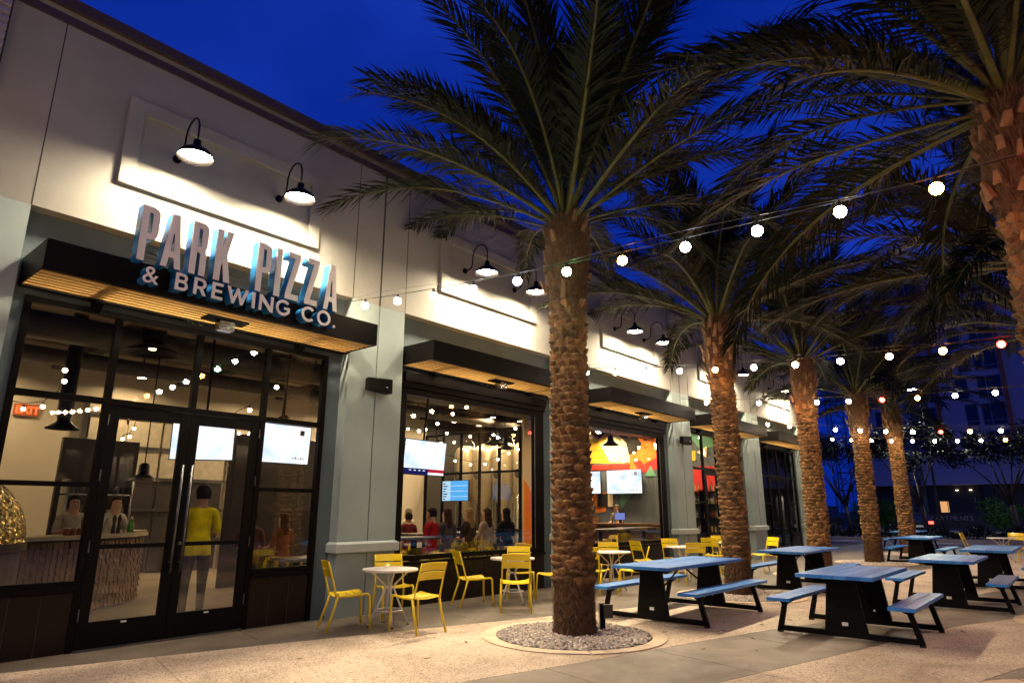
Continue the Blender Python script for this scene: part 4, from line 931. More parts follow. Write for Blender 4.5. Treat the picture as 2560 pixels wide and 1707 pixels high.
# things on the counter
mill = mat('mill_black', (.02, .016, .014), .3)
for x, y, l in ((4.35, 12.42, 'left black pepper mill on the counter'), (4.45, 12.48, 'right black pepper mill on the counter')):
    tag(MB().lathe([(0, 0), (.035, 0), (.032, .08), (.022, .15), (.03, .22), (.032, .26), (.02, .28), (.014, .30), (0, .31)], 14).build('pepper_mill', mill, smooth=True, loc=(x, y, 1.141)), l, 'pepper mill')
gb = mat('green_bottle', (.06, .30, .02), .15)
for x, y, l in ((4.78, 12.9, 'taller green oil bottle on the counter'), (4.85, 13.0, 'smaller green oil bottle on the counter')):
    t = thing('oil_bottle', l, 'bottle', (x, y, 1.141)); MB().lathe([(0, 0), (.035, 0), (.037, .12), (.014, .17), (.012, .22), (0, .22)], 14).build('glass_body', gb, t, smooth=True); MB().lathe([(.013, .221), (.007, .25), (.004, .28), (0, .28)], 8).build('pourer', chrome, t)
pl = mat('plate_white', (.75, .7, .6), .3)
for x, y, l in ((4.92, 13.15, 'white plate nearest the oil bottles'), (5.12, 13.45, 'white plate further along the counter'), (3.9, 12.15, 'white plate by the red jars')):
    tag(MB().lathe([(0, .0), (.10, .0), (.17, .02), (.165, .024), (.1, .008), (0, .008)], 24).build('plate', pl, smooth=True, loc=(x, y, 1.141)), l, 'plate')
for i in range(6):
    t = thing('glass_jar', 'small jar of red sauce in the row on the counter', 'jar', (3.55 + i * .10, 12.0 + i * .035, 1.141), 0, 'red jars on the counter')
    MB().lathe([(0, 0), (.04, 0), (.042, .09), (.036, .10), (0, .10)], 12).build('jar_body', mat('jar_red', (.20, .05, .02), .2), t, smooth=True); MB().lathe([(.038, .101), (.038, .115), (0, .115)], 12).build('lid', chrome, t)
# exit sign and sectional door on the back wall
t = thing('exit_sign', 'lit red EXIT sign on the white back wall', 'exit sign', (4.17, 18.14, 3.62))
MB().box(-.24, .24, 0, .05, -.02, .24).build('housing', mat('exit_housing', (.55, .16, .06), .5), t)
xm = text_mesh('EXIT', .23, .003, .006); xm.materials.clear(); xm.materials.append(emit('exit_red', (1, .12, .03), 2.6)); ox = link('lettering', xm, t); ox.rotation_euler = (PI/2, 0, 0); ox.location = (-.22, -.004, .03)
sd = thing('sectional_door', 'glazed sectional overhead door with steel rails in the back wall', 'overhead door', (7.2, 18.15, 0))
for i in range(5):
    for j in range(4):
        m_ = mat('door_panel_pale', (.52, .48, .40), .5) if i > 2 else darkwall
        MB().box(-1.75 + j * .875 + .03, -1.75 + (j + 1) * .875 - .03, -.03, .0, i * .76 + .03, (i + 1) * .76 - .03).build('panel', m_, sd)
    MB().box(-1.78, 1.78, -.07, -.031, (i + 1) * .76 - .04, (i + 1) * .76 + .04).build('rail', steel_dark, sd)
for x in (-1.85, 1.85): MB().box(x - .05, x + .05, -.12, 0.0, 0, 4.2).build('track', chrome, sd)
box('wall_door', darkwall, bld, 2.3, 3.35, 18.12, 18.199, 0, 2.6)
for nm_, x0_, x1_, y_, z_ in (('kitchen_partition', 4.3, 5.75, 15.6, 2.95), ('added_dark_panel', 6.85, 9.0, 13.6, 3.1)):  # dining panel added to darken the right window; kitchen one is a dark wall
    kp = box(nm_, mat('partition_dark', (.020, .015, .013), .5), bld, x0_, x1_, y_, y_ + .12, 0, z_)
    for q in range(4): box('partition_pane', mat('partition_pane_mat', (.06, .055, .05), .15), kp, x0_ + .08 + q * (x1_ - x0_ - .1) / 4, x0_ + .02 + (q + 1) * (x1_ - x0_ - .1) / 4, y_ - .006, y_ - .001, 1.5, z_ - .25)
ks = thing('kitchen_shelf', 'steel kitchen shelf with stacked pots behind the counter', 'shelf', (4.9, 15.1, 0))
for z_ in (.9, 1.35, 1.8): MB().box(-.6, .6, -.18, .18, z_, z_ + .03).build('board', chrome, ks)
for x_ in (-.58, .58): MB().box(x_ - .02, x_ + .02, -.18, .18, 0, 2.1).build('upright', chrome, ks)
rr = random.Random(31)
for z_ in (.93, 1.38, 1.83):
    for q in range(6):
        h_ = rr.uniform(.08, .24); tag(MB().lathe([(0, 0), (.06, 0), (.065, h_), (.06, h_), (.055, .01), (0, .01)], 14).build('cooking_pot', rr.choice((chrome, steel_dark, pl)), smooth=True, loc=(4.42 + q * .19, 15.1 + rr.uniform(-.05, .05), z_ + .002)), ['pot on the lowest board of the steel kitchen shelf', 'pot on the middle board of the steel kitchen shelf', 'pot on the top board of the steel kitchen shelf'][int((z_ - .9) / .45)], 'pot', 'pots on the kitchen shelf')
# brewery window wall and tanks
bw_ = thing('brewery_window', 'black framed glass wall in front of the steel tanks', 'glass wall', (16.5, 13.7, 0))
for i in range(6): MB().box(-.04, .04, i * .89 - .035, i * .89 + .035, 0, 4.2).build('post', blackmetal, bw_)
for z in (0.0, .9, 2.74, 4.12): MB().box(-.038, .038, .0, 4.45, z, z + .07).build('rail', blackmetal, bw_)
MB().quad((0, 0, .07), (0, 4.45, .07), (0, 4.45, 4.12), (0, 0, 4.12)).build('pane', glass, bw_)
def tank(x, y, r_, lab):
    t = thing('brewing_tank', lab, 'brewing tank', (x, y, 0), 0, 'steel brewing tanks')
    MB().lathe([(.06, 1.25), (r_ * .3, 1.45), (r_, 2.15), (r_, 3.55), (r_ * .8, 3.75), (r_ * .3, 3.85), (.0, 3.87)], 28).build('vessel', mat('tank_steel', (.80, .70, .54), .34, .85, var=.08), t, smooth=True)
    for k in range(3): a = k * 2 * PI / 3 + .4; MB().tube([(r_ * .8 * math.cos(a), r_ * .8 * math.sin(a), 0), (r_ * .8 * math.cos(a), r_ * .8 * math.sin(a), 2.1)], .035, 8).build('leg', chrome, t)
    MB().lathe([(.0, -.02), (.14, -.02), (.16, 0), (.0, .0)], 16).build('manway', steel_dark, t).matrix_local = Matrix.Translation((-r_ - .005, 0, 2.75)) @ Matrix.Rotation(PI/2, 4, 'Y')
    MB().tube([(-.1, -r_ - .06, .5), (-.1, -r_ - .06, 3.9), (0, -.2, 4.05)], .025, 8).build('pipe', chrome, t, smooth=True)
for i, y in enumerate((14.35, 15.3, 16.25, 17.2)): tank(17.6, y, .43, ['rightmost steel brewing tank behind the glass wall', 'second steel brewing tank from the right behind the glass wall', 'third steel brewing tank from the right behind the glass wall', 'leftmost steel brewing tank behind the glass wall'][i])
t = thing('small_tank', 'low steel tank standing before the orange wall', 'tank', (17.0, 14.0, 0)); MB().lathe([(.28, .1), (.28, 1.9), (.2, 2.0), (0, 2.02)], 20).build('vessel', chrome, t, smooth=True); MB().lathe([(.29, 0), (.29, .1), (0, .1)], 20).build('plinth', steel_dark, t)
oc = MB().prism([(16.57, 0), (17.5, 0), (17.5, .6), (17.2, 1.7), (16.8, 2.3), (16.57, 2.5)], lambda u, v, d: (u, 13.6 - d, v), 0, .004).build('painted_shape', mat('mural_orange', pc['orange'], .7), bld)
# bar, taps, shelves
t = thing('bar_counter', 'dark wooden bar counter before the mural wall', 'bar', (20.6, 13.2, 0))
MB().box(-.3, .35, -3.2, 3.2, 1.05, 1.12).build('bar_top', wood, t, bevel=.01); MB().box(-.1, .3, -3.1, 3.1, 0, 1.049).build('bar_front', mat('bar_front', (.05, .028, .02), .5), t)
t = thing('beer_tap_tower', 'steel beer tap tower with orange handles at the bar', 'beer taps', (22.9, 15.55, 0)); MB().box(-.2, .2, -.5, .5, 0, 1.3).build('cabinet', wood, t); MB().box(-.05, .05, -.45, .45, 1.301, 1.75).build('tap_rail', chrome, t)
for i in range(7):
    h_ = MB().lathe([(.012, 0), (.03, .12), (.034, .24), (.02, .27), (0, .27)], 8, (-.1, -.39 + i * .13, 1.78)).build('tap_handle', mat('tap_orange', (.75, .25, .05), .4), t, smooth=True); MB().tube([(-.05, -.39 + i * .13, 1.7), (-.13, -.39 + i * .13, 1.68), (-.15, -.39 + i * .13, 1.58)], .014, 6).build('spout', chrome, h_)
t = thing('point_of_sale', 'small lit till screen on the bar', 'till', (20.7, 12.6, 1.121), .2); MB().box(-.02, .02, -.05, .05, 0, .1).build('stand', blackmetal, t); sc_ = MB().box(-.03, .0, -.2, .2, .1, .36).build('housing', blackmetal, t); MB().box(-.034, -.0305, -.185, .185, .115, .345).build('screen', emit('till_screen', (.25, .30, .75), .9), sc_)
t = thing('bottle_shelf', 'black shelf of bottles against the mural wall', 'shelf', (23.75, 10.9, 0))
for z in (.1, .75, 1.25, 1.75, 2.2): MB().box(-.22, .2, -.95, .95, z, z + .04).build('board', blackmetal, t)
for y in (-.95, 0, .95): MB().box(-.22, .2, y - .02, y + .02, 0, 2.3).build('upright', blackmetal, t)
bcols = [(.35, .30, .22), (.06, .12, .03), (.45, .42, .36), (.20, .07, .02), (.5, .35, .1)]
bmesh_ = [MB().lathe([(0, 0), (.037, 0), (.037, .17), (.014, .22), (.013, .29), (0, .29)], 10).mesh('bottle_body', mat('bottle_%d' % i, c, .15)) for i, c in enumerate(bcols)]
capm = MB().lathe([(.015, .291), (.015, .31), (0, .31)], 8).mesh('cap', steel_dark)
for z in (.79, 1.29, 1.79, 2.24):
    for i in range(15):
        if abs(i - 7) < .6: continue
        b_ = link('bottle', bmesh_[rr.randrange(5)], None, loc=(23.72 + rr.uniform(-.08, .08), 10.06 + i * .12 + rr.uniform(-.015, .015), z + .001)); tag(b_, '%s bottle on the %s board of the black shelf before the red mural' % (['pale', 'dark green', 'cream', 'brown', 'amber'][bmesh_.index(b_.data)], {.79: 'lowest', 1.29: 'second', 1.79: 'third', 2.24: 'top'}[z]), 'bottle', 'bottles on the shelf'); link('cap', capm, b_)
for i in range(5):
    tag(MB().lathe([(0, 0), (.032, 0), (.038, .13), (.036, .13), (.03, .01), (0, .01)], 12).build('beer_glass', mat('beer_amber', (.65, .30, .05), .15), smooth=True, loc=(20.45, 13.6 + i * .11, 1.121)), 'amber beer glass in the row on the bar', 'glass', 'beer glasses on the bar')
# high tables and yellow stools
def hightable(x, y, wx, wy, z, lab):
    t = thing('high_table', lab, 'table', (x, y, 0)); MB().box(-wx/2, wx/2, -wy/2, wy/2, z - .05, z).build('table_top', tabletop, t, bevel=.006)
    for sx in (-1, 1):
        MB().box(sx * (wx/2 - .3) - .04, sx * (wx/2 - .3) + .04, -.04, .04, .03, z - .051).build('leg', blackmetal, t); MB().box(sx * (wx/2 - .3) - .05, sx * (wx/2 - .3) + .05, -wy * .4, wy * .4, 0, .03).build('foot', blackmetal, t)
    return t
hightable(8.25, 9.7, 1.25, .6, 1.05, 'dark high table close behind the first wide window'); hightable(11.0, 11.1, 3.0, .8, 1.05, 'long dark high table where the seated group gathers'); hightable(6.75, 10.2, 1.2, .7, .76, 'low table with papers right of the doors'); hightable(16.2, 10.2, 1.6, .75, 1.05, 'dark high table behind the mural window'); hightable(18.3, 10.6, 1.5, .75, 1.05, 'dark high table further right behind the mural window'); hightable(14.6, 10.0, 1.3, .7, .76, 'low dark table behind the mural window, next to the first palm')
pp = mat('paper', (.75, .72, .68), .6)
for x, y, l in ((6.55, 10.15, 'white menu sheet on the table right of the doors'), (6.9, 10.2, 'second menu sheet on the table right of the doors')): tag(MB().box(-.11, .11, -.15, .15, 0, .003).build('menu_sheet', pp, loc=(x, y, .761)), l, 'menu')
def stool0(back):
    t = thing('bar_stool', 'x', 'stool', (0, 0, 0), 0, 'yellow metal stools inside')
    MB().lathe([(0, .70), (.17, .70), (.185, .72), (.18, .745), (0, .74)], 4).build('seat', yellow, t).rotation_euler = (0, 0, PI/4)
    for a in range(4): c, s = math.cos(PI/4 + a * PI/2), math.sin(PI/4 + a * PI/2); MB().hull8([(c*.28-.018, s*.28-.018, 0), (c*.28+.018, s*.28-.018, 0), (c*.28+.018, s*.28+.018, 0), (c*.28-.018, s*.28+.018, 0)], [(c*.17-.02, s*.17-.02, .70), (c*.17+.02, s*.17-.02, .70), (c*.17+.02, s*.17+.02, .70), (c*.17-.02, s*.17+.02, .70)]).build('leg', yellow, t)
    for z, q in ((.25, .175), (.45, .155)): MB().tube([(q * math.sqrt(2) * math.cos(PI/4 + k * PI/2), q * math.sqrt(2) * math.sin(PI/4 + k * PI/2), z) for k in range(5)], .009, 6).build('footrest', yellow, t)
    return t
st0 = stool0(False); SN = [0]
def stool(x, y, rz, l):
    if SN[0] == 0: st0.location = (x, y, 0); st0.rotation_euler[2] = rz; st0['label'] = l
    else: copy_tree(st0, (x, y, 0), rz, l)
    SN[0] += 1
for x, y, l in ((8.0, 10.25, 'yellow stool at the left behind the near high table'), (8.7, 10.3, 'yellow stool at the right behind the near high table'), (9.1, 9.6, 'yellow stool at the right end of the near high table'), (9.56, 10.3, 'yellow stool under the person in red'), (10.1, 10.4, 'yellow stool under the long haired woman'), (10.76, 10.4, 'yellow stool under the fair haired woman'), (11.35, 10.4, 'yellow stool under the woman in the pale top'), (11.95, 10.35, 'yellow stool under the darkly dressed person'), (12.3, 14.2, 'yellow stool under the man in white by the beige wall'), (11.2, 12.9, 'yellow stool across the long table'), (6.4, 10.75, 'yellow stool behind the table with papers'), (7.1, 10.75, 'second yellow stool behind the table with papers'), (15.8, 10.75, 'yellow stool at the left behind the mural window'), (16.7, 10.75, 'yellow stool at the middle behind the mural window'), (18.0, 11.2, 'yellow stool at the right behind the mural window'), (12.7, 10.3, 'yellow stool just left of the right window jamb'), (13.2, 10.9, 'yellow stool right of the seated group'), (19.6, 12.2, 'yellow stool at the bar'), (19.6, 13.4, 'second yellow stool at the bar')): stool(x, y, .3, l)
# ================================================================== PEOPLE
skinm = mat('skin', (.50, .28, .19), .55, var=.06); skinf = mat('skin_fair', (.60, .38, .28), .55, var=.06); shoe = mat('shoe', (.02, .018, .018), .5)
eyem = mat('eye_dark', (.02, .015, .012), .3); lipm = mat('lip', (.42, .16, .13), .5)
def person(x, y, z0, rz, lab, shirt, trousers, hair, seated=False, longhair=False, arms='fwd', skin=None, bald=False, s=1.0, lean=0.):
    skin = skin or skinm
    V, E_, Rr, T = [], [], [], []
    def v(p, r, par=None, tg='shirt'):
        V.append(Vector(p)); Rr.append(r); i = len(V) - 1
        if par is not None: E_.append((par, i)); T.append(tg)
        return i
    ph = .95
    pel = v((0, 0, ph), (.155, .115)); wst = v((0, -.005, 1.10), (.145, .105), pel); ch = v((0, .0 - lean * .3, 1.28), (.165, .115), wst); up = v((0, .01 - lean * .5, 1.41), (.12, .09), ch)
    nk = v((0, .0 - lean * .6, 1.49), (.055, .058), up, 'skin'); h0 = v((0, -.015 - lean * .65, 1.565), (.068, .075), nk, 'skin'); h1 = v((0, -.01 - lean * .65, 1.65), (.080, .098), h0, 'skin'); h2 = v((0, .0 - lean * .65, 1.715), (.066, .078), h1, 'skin')
    ns = v((0, -.115 - lean * .65, 1.615), (.012, .014), h0, 'skin')
    for sd in (-1, 1):
        sh = v((sd * .175, .01 - lean * .5, 1.41), (.068, .068), up)
        if arms == 'fwd': el = (sd * .235, -.02 - lean * .5, 1.15); wr = (sd * .17, -.24 - lean * .5, 1.10); hd = (sd * .15, -.32 - lean * .5, 1.10)
        elif arms == 'down': el = (sd * .235, .02, 1.13); wr = (sd * .245, -.04, .90); hd = (sd * .245, -.06, .83)
        else: el = (sd * .24, -.05, 1.14); wr = (sd * .10, -.20, 1.20); hd = (sd * .02, -.22, 1.22)
        e = v(el, (.048, .048), sh); w_ = v(wr, (.030, .030), e, 'skin'); pm = v(hd, (.032, .020), w_, 'skin')
        d = (Vector(hd) - Vector(wr)).normalized(); side = d.cross(Vector((0, 0, 1))).normalized() if abs(d.z) < .9 else Vector((0, 1, 0))
        for k, (o_, l_) in enumerate(((-.026, .065), (-.009, .078), (.009, .074), (.026, .058))):
            a = v(Vector(hd) + side * o_ + d * .03, (.010, .010), pm, 'skin'); b = v(Vector(hd) + side * o_ + d * l_ + Vector((0, 0, -.015)), (.008, .008), a, 'skin')
        v(Vector(hd) + side * (-.05 * sd) + d * .02, (.010, .010), pm, 'skin')
        hp = v((sd * .095, 0, .90), (.095, .10), pel, 'pants')
        if seated: kn = (sd * .13, -.42, .90); an = (sd * .12, -.34, .48); to = (sd * .13, -.48, .43)
        else: kn = (sd * .105, -.02, .50); an = (sd * .105, .02, .09); to = (sd * .12, -.14, .035)
        k_ = v(kn, (.066, .066), hp, 'pants'); a_ = v(an, (.042, .046), k_, 'pants'); v(to, (.04, .03), a_, 'shoe')
    me = bpy.data.meshes.new('p'); me.from_pydata([tuple(p) for p in V], E_, []); ob = bpy.data.objects.new('p', me); COL.objects.link(ob)
    m1 = ob.modifiers.new('s', 'SKIN'); m1.use_smooth_shade = True; m2 = ob.modifiers.new('u', 'SUBSURF'); m2.levels = 2; m2.render_levels = 2
    for i, sv in enumerate(me.skin_vertices[0].data): sv.radius = Rr[i]; sv.use_root = (i == 0)
    out = bpy.data.meshes.new_from_object(ob.evaluated_get(bpy.context.evaluated_depsgraph_get()))
    bpy.data.objects.remove(ob); bpy.data.meshes.remove(me); out.materials.clear()
    for m_ in (shirt, trousers, skin, shoe): out.materials.append(m_)
    ix = {'shirt': 0, 'pants': 1, 'skin': 2, 'shoe': 3}
    if not seated:
        bm = bmesh.new(); bm.from_mesh(out); bmesh.ops.bisect_plane(bm, geom=bm.verts[:] + bm.edges[:] + bm.faces[:], plane_co=(0, 0, .865), plane_no=(0, .12, 1)); bm.to_mesh(out); bm.free()
    segs = [(V[a], V[b], tg) for (a, b), tg in zip(E_, T)]
    for p in out.polygons:
        c = p.center; best = 9; bt = 'shirt'
        for a, b, tg in segs:
            ab = b - a; t_ = max(0, min(1, (c - a).dot(ab) / max(ab.length_squared, 1e-6))); dd = (c - a - ab * t_).length
            if dd < best: best = dd; bt = tg
        p.material_index = ix[bt]; p.use_smooth = True
        if bt in ('pants', 'shirt') and abs(c.x) < .2 and c.z < 1.3: p.material_index = 0 if (c.z + .12 * c.y > .865 and not (seated and c.y < -.09)) else 1
    t = thing('person', lab, 'person', (x, y, z0), rz); t.scale = (s, s, s)
    b_ = link('body', out, t)
    ly = -lean * .65
    if not bald:
        hm = MB(); n = 16
        prof = [(.0, .118), (.045, .112), (.078, .085), (.094, .045), (.098, .0), (.094, -.04), (.086, -.075)]
        if longhair: prof += [(.095, -.14), (.10, -.22), (.085, -.30), (.05, -.33)]
        b0 = 0
        for r_, z_ in prof:
            for k in range(n):
                a = 2 * PI * k / n; f = 1 if math.sin(a) > -.25 else (.2 if z_ < .03 else 1)
                rr_ = r_ * (1.0 + .06 * math.sin(5 * a + z_ * 30))
                yy = rr_ * 1.12 * math.sin(a) * (f if z_ < .03 else 1); hm.v.append((rr_ * math.cos(a), yy + .012 + ly + (0.02 if z_ < -.1 else 0), 1.655 + z_))
        for i in range(len(prof) - 1):
            for k in range(n): k2 = (k + 1) % n; hm.f.append((i*n + k, (i+1)*n + k, (i+1)*n + k2, i*n + k2))
        hm.build('hair', hair, t, smooth=True)
    for sd in (-1, 1):
        MB().lathe([(0, -.011), (.011, -.006), (.013, .0), (.011, .006), (0, .011)], 8, (sd * .033, -.098 + ly, 1.648)).build('eye', eyem, t, smooth=True)
    MB().box(-.024, .024, -.0965 + ly, -.085 + ly, 1.566, 1.576).build('mouth', lipm, t)
    return t
C = lambda n, c: mat('cloth_' + n, c, .85, var=.3, scale=7, bump=.9, bscale=16, spec=.15)
hb, hd_, hl, hg = mat('hair_brown', (.06, .03, .015), .7, spec=.15), mat('hair_dark', (.018, .012, .009), .7, spec=.1), mat('hair_blond', (.32, .20, .09), .6, spec=.2), mat('hair_grey', (.20, .17, .14), .6, spec=.2)
person(4.50, 9.65, 0, PI - .25, 'standing man in a bright yellow shirt with his back to the right door', C('yellow', (.72, .60, .006)), C('black', (.012, .012, .014)), hd_, arms='fwd', s=1.06)
person(4.55, 13.15, 0, .15, 'cook in white leaning over the counter behind the left door', C('white', (.62, .58, .50)), C('black', (.012, .012, .014)), hb, lean=.12, skin=skinf)
person(3.9, 13.0, 0, -.1, 'cook with dark hair standing behind the counter at the left', C('cream', (.45, .42, .36)), C('black', (.012, .012, .014)), hd_, arms='in')
person(6.35, 11.6, -.22, 2.7, 'seated guest in brown right of the doors', C('brown', (.16, .07, .05)), C('navy', (.02, .025, .05)), hd_, seated=True, s=.98)
person(7.05, 11.7, -.22, 3.3, 'seated guest in rust red right of the doors', C('rust', (.25, .09, .05)), C('navy', (.02, .025, .05)), hb, seated=True, longhair=True, s=.96, skin=skinf)
person(9.56, 10.3, -.18, PI + .3, 'seated guest in a red shirt, leftmost of the group at the long table', C('red', (.42, .012, .015)), C('navy', (.02, .025, .05)), hd_, seated=True)
person(10.1, 10.4, -.18, PI - .1, 'seated woman with long brown hair in the group at the long table', C('grey', (.10, .09, .10)), C('navy', (.02, .025, .05)), hb, seated=True, longhair=True, skin=skinf)
person(10.76, 10.4, -.18, PI + .15, 'seated woman with fair hair in the group at the long table', C('black', (.012, .012, .014)), C('navy', (.02, .025, .05)), hl, seated=True, longhair=True, skin=skinf)
person(11.35, 10.4, -.18, PI, 'seated woman in a pale top in the group at the long table', C('pale', (.42, .33, .27)), C('black', (.012, .012, .014)), hb, seated=True, longhair=True)
person(11.95, 10.35, -.18, PI - .2, 'seated guest in black, rightmost of the group at the long table', C('black', (.012, .012, .014)), C('navy', (.02, .025, .05)), hd_, seated=True, longhair=True)
person(12.3, 14.2, -.18, PI, 'seated man in a white shirt before the beige wall', C('white', (.62, .58, .50)), C('grey', (.10, .09, .10)), hg, seated=True, skin=skinf)
person(11.2, 12.9, -.18, PI - .4, 'guest in dark red between the white shirt and the red shirt', C('darkred', (.16, .02, .03)), C('navy', (.02, .025, .05)), hd_, seated=True, s=.94)
person(22.0, 13.55, 0, -PI/2, 'bartender in a pale shirt behind the bar', C('cream', (.45, .42, .36)), C('black', (.012, .012, .014)), hg, arms='fwd', skin=skinf)

# ================================================================== FAR SIDE OF THE STREET
apw = mat('apartment_wall', (.50, .42, .44), .85, var=.08, scale=.4); apd = mat('apartment_base', (.018, .016, .018), .6); fin = mat('orange_fin', (.55, .10, .03), .6)
wfr = mat('apartment_window_frame', (.30, .29, .30), .5); wgl = mat('apartment_window_glass', (.02, .024, .03), .08, var=.3, scale=.5)
ap = thing('apartment_building', 'tall grey apartment block with orange window fins across the street', 'building', (90, 0, 0))
MB().box(0, 14, -45, 20, 4.5, 31).build('wall', apw, ap); MB().box(1.2, 14, -45, 19.5, 0, 4.499).build('ground_floor', apd, ap); MB().box(-.3, 14.2, -45, 20.3, 31, 31.6).build('roof_edge', apd, ap)
for yb in (16, 8, 0, -8, -16): MB().box(.1, .9, yb - .4, yb + .4, 0, 4.499).build('column', apd, ap)
wms = {}
def apwin(y, z, wd, hg, dv, withfin):
    k = (wd, hg, dv)
    if k not in wms:
        f = MB(); 
        for a, b, c_, d in ((-wd/2, wd/2, 0, .09), (-wd/2, wd/2, hg - .09, hg), (-wd/2, -wd/2 + .09, .09, hg - .09), (wd/2 - .09, wd/2, .09, hg - .09)): f.box(-.06, .02, a, b, c_, d)
        for q in dv: f.box(-.05, .01, -wd/2 + wd * q - .035, -wd/2 + wd * q + .035, .09, hg - .09)
        f.box(-.05, .01, -wd/2 + .09, wd/2 - .09, hg * .22, hg * .22 + .06)
        wms[k] = (f.mesh('window', wfr), MB().box(-.012, .004, -wd/2 + .09, wd/2 - .09, .09, hg - .09).mesh('pane', wgl))
    o = link('window', wms[k][0], ap, loc=(0, y, z)); link('pane', wms[k][1], o)
    if withfin: MB().box(-.45, -.002, y - wd/2 - .42, y - wd/2 - .08, z - .3, z + hg + .3).build('fin', fin, ap)
for fl in range(8):
    z = 7.75 + 3.1 * fl - 3.1
    if z < 5: continue
    for j, (y, wd, f_) in enumerate(((17.4, 1.4, 0), (12.75, 2.3, 1), (8.25, 1.3, 0), (6.2, 2.3, 1), (1.6, 1.3, 0), (-2.2, 2.3, 1), (-6.5, 1.3, 0), (-10.5, 2.3, 1), (-15, 1.3, 0), (-19, 2.3, 1))):
        apwin(y + (.6 if fl % 2 and wd < 2 else 0), z, wd, 2.55, (.62,) if wd > 2 else (), f_)
MB().box(1.15, 1.199, 12.05, 12.85, 0.0, 2.7).build('lit_doorway', emit('doorway_glow', (1, .50, .20), .8), ap); MB().box(1.1, 1.149, 12.1, 12.16, 0, 3).build('door_bar', apd, ap); MB().box(1.1, 1.149, 11.9, 13.0, .9, 1.2).build('door_bar', apd, ap)
for y in (9.6, 10.9): MB().box(1.0, 1.2, y, y + .25, 3.9, 3.96).build('soffit_light', emit('soffit_glow', (1, .8, .55), 7), ap)
t = thing('apartments_sign', 'low dark wall with faint letters reading APARTMENTS', 'sign', (80, 11, 0)); MB().box(0, .4, -5, 3.5, 0, 1.5).build('wall', apd, t)
lx = 0
for ch in 'APARTMENTS':
    me = text_mesh(ch, .62, .02); me.materials.clear(); me.materials.append(mat('letter_dim', (.26, .20, .22), .5)); o = link('letter', me, t); o.rotation_euler = (PI/2, 0, -PI/2); o.location = (-.022, 1.75 - lx, .72); o['label'] = 'letter ' + ch; lx += .42
# trees, shrubs, hedge
def leafcloud(mb, r, c, R, n, sz, flat=.8):
    for i in range(n):
        d = Vector((r.gauss(0, 1), r.gauss(0, 1), r.gauss(0, 1))).normalized() * (r.random() ** .5); p = Vector((c[0] + d.x * R, c[1] + d.y * R, c[2] + d.z * R * flat))
        a = Vector((r.uniform(-1, 1), r.uniform(-1, 1), r.uniform(-1, 1))).normalized(); b = a.cross(Vector((r.uniform(-1, 1), r.uniform(-1, 1), r.uniform(-1, 1)))).normalized(); s_ = sz * r.uniform(.6, 1.3)
        mb.quad(p - a * s_, p + b * s_ * .45, p + a * s_, p - b * s_ * .45)
def streettree(x, y, h, seed, lab, crown=True):
    r = random.Random(seed); t = thing('street_tree', lab, 'tree', (x, y, .1), 0, 'trees in the street planting bed')
    tr = MB(); cr = MB(); tr.tube([(0, 0, 0), (.05, .03, h * .14), (.0, .08, h * .28)], [.16, .13, .11], 8)
    for k in range(7):
        a = k * 2 * PI / 7 + r.uniform(-.3, .3); p0 = Vector((0, .08, h * (.24 + .015 * k))); R = r.uniform(.9, 1.9)
        p1 = p0 + Vector((math.cos(a) * R * .5, math.sin(a) * R * .5, h * .22)); p2 = p0 + Vector((math.cos(a) * R, math.sin(a) * R, h * r.uniform(.36, .52)))
        tr.tube([p0, p1, p2], [.07, .045, .02], 6)
        for q in range(3):
            b = a + r.uniform(-.9, .9); p3 = p2 + Vector((math.cos(b) * .6, math.sin(b) * .6, r.uniform(.2, .9))); tr.tube([p1.lerp(p2, .6), p2.lerp(p3, .4), p3], [.03, .02, .008], 5); leafcloud(cr, r, p3, .85, 150, .10)
        leafcloud(cr, r, p2 + Vector((0, 0, .5)), 1.0, 160, .10)
    tr.build('trunk', barkm, t, smooth=True); cr.build('crown', darkleaf, t)
streettree(45.2, 11.3, 6.2, 1, 'dark street tree left of the fourth palm across the plaza'); streettree(45.4, 7.25, 6.4, 2, 'dark street tree with a leaning trunk right of the farthest palm'); streettree(45.3, 3.0, 6.4, 3, 'dark street tree with spreading branches near the right edge')
for k_ in range(5): streettree(45.3, -2.0 - 5 * k_, 7.5, 10 + k_, ['added dark street tree just past the right edge', 'second added street tree past the right edge', 'third added street tree past the right edge', 'fourth added street tree past the right edge', 'fifth added street tree past the right edge'][k_])  # unseen trees added to mask blue sky mirrored in the windows
streettree(66, 19.5, 9, 4, 'dark tree far back beside the lattice mast')
def shrub(x, y, R, seed, lab):
    r = random.Random(seed); t = thing('shrub', lab, 'shrub', (x, y, .1), 0, 'green shrubs across the street'); mb = MB()
    for k in range(16): a = r.random() * 2 * PI; q = r.random() * R * .7; leafcloud(mb, r, (q * math.cos(a), q * math.sin(a), R * .35 + r.random() * R * 1.1), R * .5, 90, .12)
    st = MB()
    for k in range(5): a = r.random() * 6.3; st.tube([(0, 0, 0), (math.cos(a) * R * .5, math.sin(a) * R * .5, R * 1.2)], [.04, .015], 5)
    st.build('stems', barkm, t); mb.build('foliage', greenleaf, t)
shrub(63, 12.6, 1.5, 1, 'green shrub between the fourth and the farthest palm'); shrub(63, 14.6, 1.3, 2, 'green shrub left of the fourth palm'); shrub(63.2, 5.2, 1.5, 3, 'green shrub behind the right street tree'); shrub(63, 3.0, 1.3, 4, 'green shrub at the right edge across the street')
hm = MB(); r = random.Random(9)
for i in range(4200):
    y = r.uniform(-10, 24); leafcloud(hm, r, (r.uniform(42.4, 44.2), y, .12 + .55 * abs(math.sin(y * 1.7)) * r.random() + .12), .22, 4, .075)
tag(hm.build('hedge_planting', hedgeleaf), 'low dark planting along the street kerb', 'hedge', kind='stuff')
